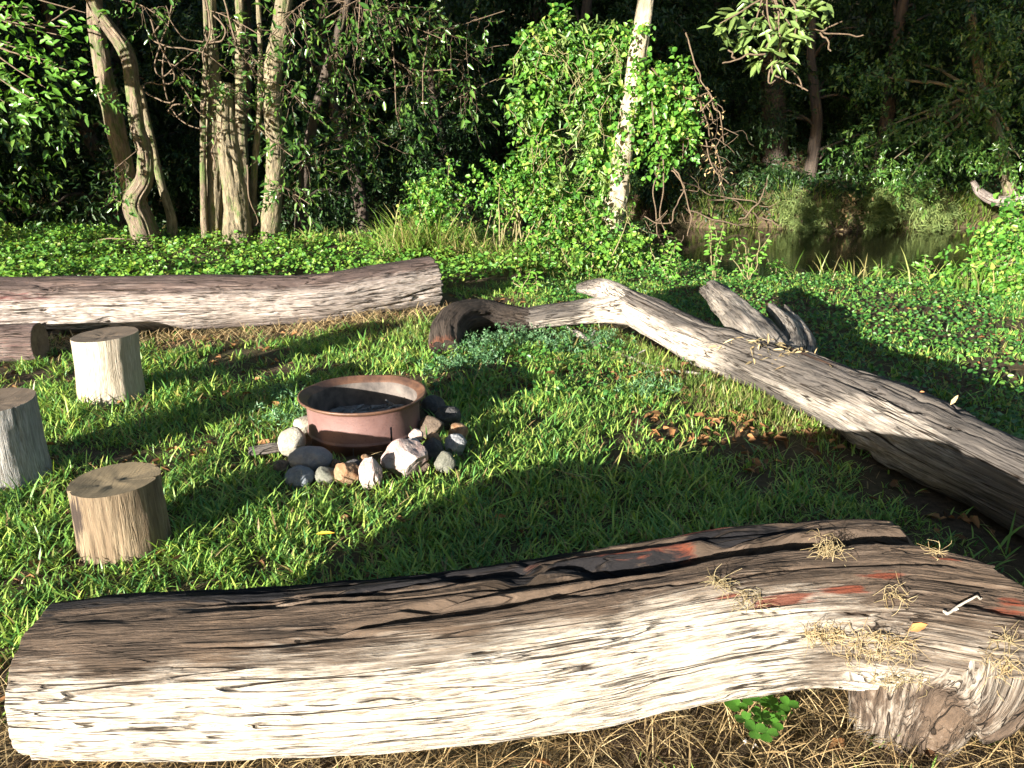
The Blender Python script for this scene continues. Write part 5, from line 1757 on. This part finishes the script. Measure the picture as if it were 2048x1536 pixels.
# ------------------------------------------------------------------ shrubs on the near bank
def shrub(name, label, blobs, Y0, mat, n, rg, leaf=0.06, width=0.75, reeds=None, stems=True, k=10, length=0.24):
    c0 = P(blobs[0][0], blobs[0][1], blobs[0][2])
    e = empty(name, tuple(gxyz(c0[0], c0[1])))
    tag(e, label, 'shrub')
    cs = [P(a, b, c) for a, b, c, d, f in blobs]
    foliage('foliage', e, mat, n, cs, [(d, d * .75, f) for a, b, c, d, f in blobs], rg, k=k, leaf=leaf, width=width, length=length, shell=0.35)
    if stems:
        B = Bag()
        for c in cs:
            for j in range(4):
                g0 = gxyz(c[0] * 0.6 + c0[0] * 0.4 + rg.normal() * 0.12, c0[1] + rg.normal() * 0.1, -0.05)
                t = c + rg.normal(size=3) * 0.15
                B.tube([(*g0, 0.014), (*((g0 + t) / 2 + rg.normal(size=3) * 0.1), 0.010), (*t, 0.004)], 10, 5, j, 0.02)
        B.build('stem', M['stem'], e)
    if reeds:
        RB = Bag()
        for (px, py, Yr, nr, L, sd) in reeds:
            c = P(px, py, Yr)
            bx, by = c[0] + rg.normal(size=nr) * sd, c[1] + rg.normal(size=nr) * sd * 0.6
            az = rg.random(nr) * 6.28
            V, Q, T_ = blade_arrays(np.stack((bx, by, ground_z(bx, by) - 0.02), -1), az, L * (0.5 + 0.7 * rg.random(nr)), 0.010 + 0.008 * rg.random(nr), 0.05 + 0.4 * rg.random(nr), 0.15 + 0.6 * rg.random(nr), rg.normal(size=nr) * 0.6)
            RB.add(V, Q, T_)
        o = RB.build('tall_grass', M['reed'], e, False)
        o['kind'] = 'stuff'
    return e


shrub('grassy_shrub', 'rounded bush wrapped in tall pale grass, left of the vine tangle', [(860, 400, 10.9, .28, .26), (880, 365, 11.0, .24, .18), (895, 430, 10.8, .22, .22), (835, 440, 10.8, .16, .25)], 10.9, M['vine'], 230, rg, 0.055, 0.6,
      [(850, 500, 10.7, 420, 0.85, 0.26), (820, 500, 10.7, 160, 0.95, 0.18), (920, 505, 10.6, 220, 0.6, 0.25), (1000, 515, 10.4, 200, 0.5, 0.3)])
shrub('leafy_shrub', 'broad leafy bush in front of the white tree', [(1000, 365, 10.6, .26, .20), (1065, 350, 10.5, .30, .20), (1110, 410, 10.3, .30, .24), (1010, 410, 10.5, .18, .14), (1165, 480, 10.1, .34, .26), (1090, 500, 10.2, .28, .16)], 10.5, M['vine'], 360, rg, 0.058, 0.7,
      [(1060, 530, 10.0, 200, 0.4, 0.3), (1130, 530, 9.9, 160, 0.4, 0.25)])
shrub('bank_bush', 'low bright bush at the foot of the white tree', [(1195, 520, 9.7, .35, .22), (1250, 510, 9.8, .28, .25), (1150, 545, 9.5, .3, .15), (1300, 500, 10.0, .22, .2)], 9.8, M['cover'], 260, rg, 0.055, 0.7)
shrub('right_bush', 'bright leafy bush on the bank at the right edge', [(2020, 520, 8.6, .42, .40), (2060, 460, 8.8, .45, .45), (1960, 570, 8.4, .32, .22), (2080, 570, 8.3, .5, .35), (1930, 545, 8.6, .2, .15), (2000, 600, 8.2, .35, .15)], 8.6, M['vine'], 520, rg, 0.065, 0.6,
      [(1980, 590, 8.4, 140, 0.5, 0.3), (1700, 570, 9.3, 120, 0.45, 0.35), (1820, 545, 9.6, 120, 0.4, 0.3)])
for (lb_, px, py, Y, hgt, n, nm) in (('low leafy weed against the water, right of the twined weed', 1560, 575, 9.6, 0.45, 6, 'weed'), ('bushy weed at the water edge below the feathery shrubs', 1760, 560, 9.7, 0.4, 7, 'weed'), ('small weed just left of the bright right bush', 1850, 555, 9.4, 0.38, 6, 'weed'), ('spindly weed with pale leaves at the water edge, left of the twined weed', 1425, 590, 9.2, 0.75, 5, 'weed'), ('twined yellow green weed clump behind the broken limb', 1495, 600, 8.9, 0.68, 7, 'weed'),
                                 ('vine covered stem base beside the dangling dead vines', 1340, 590, 9.0, 0.45, 6, 'weed'), ('small bright green seedling behind the dark bent branch', 1060, 605, 8.2, 0.28, 4, 'weed'), ('leafy weed poking above the far bank edge over the water', 1640, 560, 10.2, 0.62, 5, 'weed')):
    b0 = gxyz(P(px, py, Y)[0], Y)
    e = empty(nm, tuple(b0))
    tag(e, lb_, 'weed')
    B = Bag()
    LB = []
    for j in range(n):
        t = b0 + np.array((rg.normal() * hgt * 0.22, rg.normal() * 0.1, hgt * (0.55 + 0.45 * rg.random())))
        m_ = (b0 + t) / 2 + rg.normal(size=3) * 0.05
        B.tube([(*b0, 0.007), (*m_, 0.006), (*t, 0.003)], 10, 5, j, 0.02)
        for u in np.linspace(0.25, 1.0, 7):
            p = b0 * (1 - u) ** 2 + 2 * m_ * u * (1 - u) + t * u * u
            for r_ in range(2):
                a = rg.random() * 6.28
                leaf_part(e, lm, p + rg.normal(size=3) * 0.02, (math.cos(a), math.sin(a), -0.1), np.array((-0.3, -0.6, 0.7)) + 0.4 * rg.normal(size=3), 0.05 + 0.04 * rg.random())
    flush(B.build('stem', M['stem'], e))


# ------------------------------------------------------------------ forest
def forest_tree(rg, height, spread, n, low=0.3, leaf=0.13, mat='forest'):
    """trunk, limbs and crown meshes round the origin"""
    B = Bag()
    top = np.array((rg.normal() * 0.5, rg.normal() * 0.5, height))
    path = [(0, 0, -0.4, 0.20), (rg.normal() * 0.1, rg.normal() * 0.1, height * 0.3, 0.16), (*(top * 0.65 + rg.normal(size=3) * 0.2), 0.11), (*top, 0.04)]
    tv, tq, tr = tube_arrays(path, 30, 12, 3, 0.05)
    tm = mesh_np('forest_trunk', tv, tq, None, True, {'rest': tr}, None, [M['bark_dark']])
    cs, rs = [], []
    d = resample(np.array(path), 40)
    for k in range(18):
        t = low + (1 - low) * (k + rg.random()) / 18
        p0 = d[int(t * 38)][:3]
        a = rg.random() * 6.28
        out = spread * (0.45 + 0.75 * rg.random()) * (1.15 - 0.6 * t)
        p1 = p0 + np.array((math.cos(a) * out, math.sin(a) * out, 0.4 * rg.normal() + 0.2))
        B.tube([(*p0, 0.05), (*((p0 + p1) / 2 + np.array((0, 0, 0.3))), 0.035), (*p1, 0.012)], 10, 5, k, 0.05)
        cs.append(p1)
        s_ = 0.5 + 0.45 * rg.random()
        rs.append((s_, s_, s_ * (0.5 + 0.3 * rg.random())))
    lv = mesh_np('forest_limbs', np.vstack(B.v), np.vstack(B.q), None, True, {'rest': np.vstack(B.r)}, None, [M['bark_dark']])
    V, Q, _, _ = sprigs(n, cs, rs, rg, k=10, leaf=leaf, width=0.4, length=0.5, droop=0.8, shell=0.3)
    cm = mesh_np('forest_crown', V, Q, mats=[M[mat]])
    return tm, lv, cm


rg = np.random.default_rng(61)
TYPES = [forest_tree(rg, 8.5, 1.9, 1500, 0.14), forest_tree(rg, 7.5, 2.1, 1500, 0.05, 0.14), forest_tree(rg, 9.5, 2.2, 1700, 0.2, 0.15), forest_tree(rg, 6.0, 1.9, 1300, 0.03, 0.11)]


def place_tree(x, y, typ, sc_, rot, label, group, dz=0.0):
    e = empty('forest_tree', tuple(gxyz(x, y, dz)))
    e.rotation_euler = (0, 0, rot)
    e.scale = (sc_, sc_, sc_)
    tag(e, label, 'tree', group)
    for nm, me in zip(('trunk', 'limb', 'crown'), TYPES[typ]):
        o = bpy.data.objects.new(nm, me)
        COL.objects.link(o)
        o.parent = e
    return e


ub = Bag()
n = 26000
ux_ = rg.uniform(-20, 19, n)
uy_ = far_edge(ux_) + 0.5 + rg.random(n) ** 1.4 * 7
zz_ = ground_z(ux_, uy_) + 0.03 + 0.35 * rg.random(n) * (0.4 + np.clip(fbm(np.stack((ux_, uy_, ux_ * 0), -1) * 0.9, 2, 12) + 0.5, 0, 1))
V, Q = leaf_arrays(np.stack((ux_, uy_, zz_), -1), rg.normal(size=(n, 3)) + np.array((0, -0.4, -0.2)), rg.normal(size=(n, 3)) * 0.5 + np.array((-0.2, -0.5, 0.8)), 0.09 + 0.12 * rg.random(n), 0.05 + 0.03 * rg.random(n))
ub.add(V, Q)
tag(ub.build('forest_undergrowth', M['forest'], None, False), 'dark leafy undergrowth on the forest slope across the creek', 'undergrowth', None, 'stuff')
FAR = 'dark tree in the shaded wall of forest across the creek'
spots = []
for row, (yo, step, off) in enumerate(((1.9, 2.3, 0.0), (4.6, 2.6, 1.2), (8.0, 3.2, 0.4), (12.5, 4.0, 1.0))):
    xx = -21.0 + off
    while xx < 22:
        x_ = xx + rg.normal() * 0.5
        y_ = float(far_edge(np.array(x_))) + yo + rg.normal() * 0.5
        if not (row == 0 and abs(x_ - 6.5) < 1.0):
            spots.append((x_, y_, row))
        xx += step
for k, (x_, y_, row) in enumerate(spots):
    place_tree(x_, y_, int(rg.integers(4)) if row else (3, 1, 0)[k % 3], (0.85 + 0.35 * rg.random()) * (1 + 0.12 * row), rg.random() * 6.28, FAR, 'forest wall across the creek')
NEARD = 'dim leafy tree in the deep shade behind the left trunks'
for (x_, y_, t_, s_) in ((-10.5, 15.2, 1, 0.95), (-8.3, 16.6, 3, 1.0), (-5.9, 17.5, 0, 0.9), (-12.6, 13.6, 3, 1.0), (-3.6, 18.6, 3, 0.95), (-1.4, 19.2, 1, 0.8), (-9.4, 18.8, 2, 0.9), (-6.6, 19.8, 1, 0.95), (1.2, 19.8, 3, 0.7), (-13.5, 17, 2, 1.0)):
    place_tree(x_, y_, t_, s_, rg.random() * 6.28, NEARD, 'shaded trees behind the left trunks', 0.3)

# big dark trunk across the water
e = empty('large_tree', tuple(gxyz(8.2, 25.0)))
tag(e, 'thick dark straight trunk standing across the creek', 'tree')
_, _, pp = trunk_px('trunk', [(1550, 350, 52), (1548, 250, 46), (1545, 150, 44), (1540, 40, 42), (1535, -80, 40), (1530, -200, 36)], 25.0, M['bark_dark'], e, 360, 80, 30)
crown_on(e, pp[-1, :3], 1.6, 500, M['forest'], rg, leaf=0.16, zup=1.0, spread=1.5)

# lit tree leaning over the water on the right
e = empty('waterside_tree', tuple(gxyz(14.5, 22.5)))
tag(e, 'sun dappled leafy tree overhanging the creek on the right', 'tree')
make_log('trunk', [(*gxyz(14.6, 22.6, -0.3), 0.22), (*(P(2010, 330, 21.8)), 0.17), (*(P(1960, 150, 21.5)), 0.13), (*(P(1930, -80, 21.0)), 0.09)], M['bark_grey'], 70, 24, 370, None, e, ref=(0, 1, 0), gf=14)
WB = [(1980, 60, 20.6, 1.1, .8), (2040, 160, 20.4, 1.1, .8), (1940, 180, 20.6, 1.0, .6), (1990, 260, 20.4, 1.0, .6), (1900, 300, 20.6, .9, .5), (2040, 320, 20.2, .9, .5), (1790, 320, 20.8, .8, .5), (1850, 230, 20.9, .9, .5), (1760, 260, 21.0, .7, .5), (1820, 360, 20.5, .8, .3), (2060, 40, 20.4, 1.2, .8), (1720, 150, 21.5, .8, .6), (1810, 120, 21.5, .9, .6), (1700, 310, 21.3, .6, .5)]
foliage('crown', e, M['glossy'], 620, [P(a, b, c) for a, b, c, d, f in WB], [(d * .8, d * .6, f * .8) for a, b, c, d, f in WB], rg, k=11, leaf=0.13, width=0.4, length=0.45, droop=0.6, shell=0.25)
B = Bag()
for k, (a, b, c, d, f) in enumerate(WB):
    p0, p1 = P(1970, 200, 21.6), P(a, b, c)
    B.tube([(*p0, 0.06), (*((p0 + p1) / 2 + np.array((0, 0, 0.15))), 0.04), (*p1, 0.012)], 12, 5, k, 0.06)
B.build('limb', M['bark_grey'], e)
o, V = make_log('fallen_branch', [(*P(1945, 362, 20.6), 0.06), (*P(1960, 385, 20.6), 0.11), (*P(1995, 402, 20.6), 0.13), (*P(2050, 400, 20.5), 0.15), (*P(2150, 385, 20.3), 0.16)], M['log_back'], 80, 30, 371, lambda s, p, r: np.stack((0.6 + 0 * s, 0 * s, 0 * s), -1), None, ref=(0, 0, 1))
tag(o, 'thick pale bough lying over the far bank at the right edge', 'branch')


# far bank vegetation
def tussock(px, py, Y, n, L, label, mat='reed'):
    c = P(px, py, Y)
    bx, by = c[0] + rg.normal(size=n) * 0.22, float(far_edge(np.array(c[0]))) + 0.35 + rg.normal(size=n) * 0.2
    az = -np.pi / 2 + rg.normal(size=n) * 1.1
    V, Q, T_ = blade_arrays(np.stack((bx, by, ground_z(bx, by)), -1), az, L * (0.5 + 0.7 * rg.random(n)), 0.018 + 0.012 * rg.random(n), 0.1 + 0.5 * rg.random(n), 0.3 + 0.7 * rg.random(n))
    B = Bag()
    B.add(V, Q, T_)
    o = B.build('grass_tussock', M[mat], None, False)
    tag(o, label, 'tussock', 'grass tussocks on the far bank')


for k, px in enumerate((1285, 1340, 1400, 1450, 1505, 1560, 1620, 1740, 1775, 1810, 1850, 1885, 1920, 1960)):
    tussock(px, 430, 22.3, 130, 0.75, ['first', 'second', 'third', 'fourth', 'fifth', 'sixth', 'seventh', 'eighth', 'ninth', 'tenth', 'eleventh', 'twelfth', 'thirteenth', 'last'][k] + ' arching grass tussock from the left along the far creek bank')
FBL = [(1600, 430, 21.6, .35, .3), (1640, 440, 21.4, .4, .3), (1680, 420, 21.5, .35, .35), (1620, 465, 21.2, .3, .2), (1590, 400, 21.8, .3, .3)]
shrub('feathery_shrub', 'pale feathery shrub leaning over the water on the far bank', FBL, 21.6, M['feather'], 420, rg, 0.16, 0.10, None, False, 14, 0.3)
FBR = [(1760, 410, 21.8, .5, .35), (1830, 400, 21.8, .5, .35), (1870, 420, 21.6, .5, .3), (1740, 440, 21.6, .4, .25), (1880, 460, 21.3, .35, .18)]
shrub('feathery_shrub', 'wider olive feathery shrub right of the pale one on the far bank', FBR, 21.7, M['feather'], 420, rg, 0.18, 0.10, None, False, 14, 0.32)
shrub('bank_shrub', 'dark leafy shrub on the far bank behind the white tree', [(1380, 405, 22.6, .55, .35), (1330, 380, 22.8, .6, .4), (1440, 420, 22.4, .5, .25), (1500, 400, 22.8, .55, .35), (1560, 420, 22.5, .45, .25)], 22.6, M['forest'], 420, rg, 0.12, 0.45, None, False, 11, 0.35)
e = empty('dead_snag', tuple(gxyz(9.5, 22.0)))
tag(e, 'tangle of dead twigs and brown leaves dipping into the creek', 'dead branch')
B = Bag()
for v in ([(1690, 400), (1700, 440), (1690, 490)], [(1670, 420), (1690, 460), (1700, 500)], [(1700, 430), (1715, 450), (1705, 480)], [(1660, 440), (1680, 480)], [(1600, 440), (1602, 470), (1605, 510)]):
    B.tube([(*P(a, b, 21.2), 0.03 - 0.01 * i_) for i_, (a, b) in enumerate(v)], 12, 5, len(v), 0.05)
B.build('branch', M['twig'], e)
c = P(1695, 440, 21.2)
V, Q = leaf_arrays(c + rg.normal(size=(160, 3)) * np.array((0.2, 0.12, 0.4)), rg.normal(size=(160, 3)) + np.array((0, 0, -1)), rg.normal(size=(160, 3)), 0.12, 0.05, 0.3, 0.3)
o = link('dead_leaves', mesh_np('dead_leaves', V, Q, mats=[M['straw']]), e)
o['kind'] = 'stuff'
for k, v in enumerate(([(1370, 370), (1430, 390), (1480, 410), (1510, 430)], [(1420, 395), (1480, 400), (1530, 410), (1560, 400)], [(1480, 440), (1520, 400), (1525, 380), (1535, 360)], [(1500, 425), (1540, 445), (1570, 450)], [(1370, 420), (1430, 440), (1500, 450)])):
    B = Bag()
    B.tube([(*P(a, b, 21.9 - 0.1 * k), 0.024 - 0.005 * i_) for i_, (a, b) in enumerate(v)], 20, 6, k, 0.09)
    tag(B.build('dead_branch', M['twig']), ['long fallen branch slanting to the water behind the vine tree', 'flat fallen branch pointing right on the far bank', 'upright forked dead branch on the far bank', 'short low branch right of the forked dead one', 'lowest fallen branch along the far waterline'][k], 'branch', 'fallen branches on the far bank')

# ------------------------------------------------------------------ unseen trees added behind the viewer: crowns shade the far forest, sun passes under
def add_shade_tree(q_, p_, bottom, top, spread, n, label, leaf=0.45, shift=0.0):
    x_ = p_ * UX + q_ * UY
    y_ = p_ * UY - q_ * UX
    e = empty('added_shade_tree', (x_, y_, 0))
    tag(e, label, 'tree', 'unseen shade trees added behind the viewer')
    make_log('trunk', [(x_, y_, -0.4, 0.28), (x_ + 0.1, y_, bottom * 0.6, 0.22), (x_, y_ + 0.1, top, 0.08)], M['bark_grey'], 50, 20, 380, None, e, ref=(0, 1, 0), gf=14)
    cs, rs = [], []
    B = Bag()
    nb = 14
    for k in range(nb):
        zc = bottom + 1.0 + (top - bottom - 1) * (k + 0.5) / nb
        a = rg.random() * 6.28
        ro = spread * rg.random() ** 0.5
        c = np.array((x_ + math.cos(a) * ro + shift * UY, y_ + math.sin(a) * ro - shift * UX, zc))
        cs.append(c)
        rs.append((spread * 0.6, spread * 0.6, 1.0))
        B.tube([(x_, y_, zc - 0.6, 0.10), (*((c + np.array((x_, y_, zc))) / 2), 0.06), (*c, 0.02)], 8, 5, k)
    B.build('limb', M['bark_grey'], e)
    foliage('crown', e, M['forest'], n, cs, rs, rg, k=9, leaf=leaf, width=0.6, length=1.0, shell=0.1, droop=0.2)


BEH = 'unseen tall tree added behind the viewer to shade the far forest'
add_shade_tree(-23.5, -14, 1.6, 12, 3.2, 900, BEH)
add_shade_tree(-18.0, -15, 2.0, 13, 3.0, 900, BEH)
add_shade_tree(-13.1, -16, 8.6, 16, 4.6, 1500, BEH)
add_shade_tree(2.6, -15, 8.6, 16, 5.2, 2200, BEH, 0.45, -4.5)
add_shade_tree(7.0, -17, 7.0, 16, 5.0, 900, BEH)
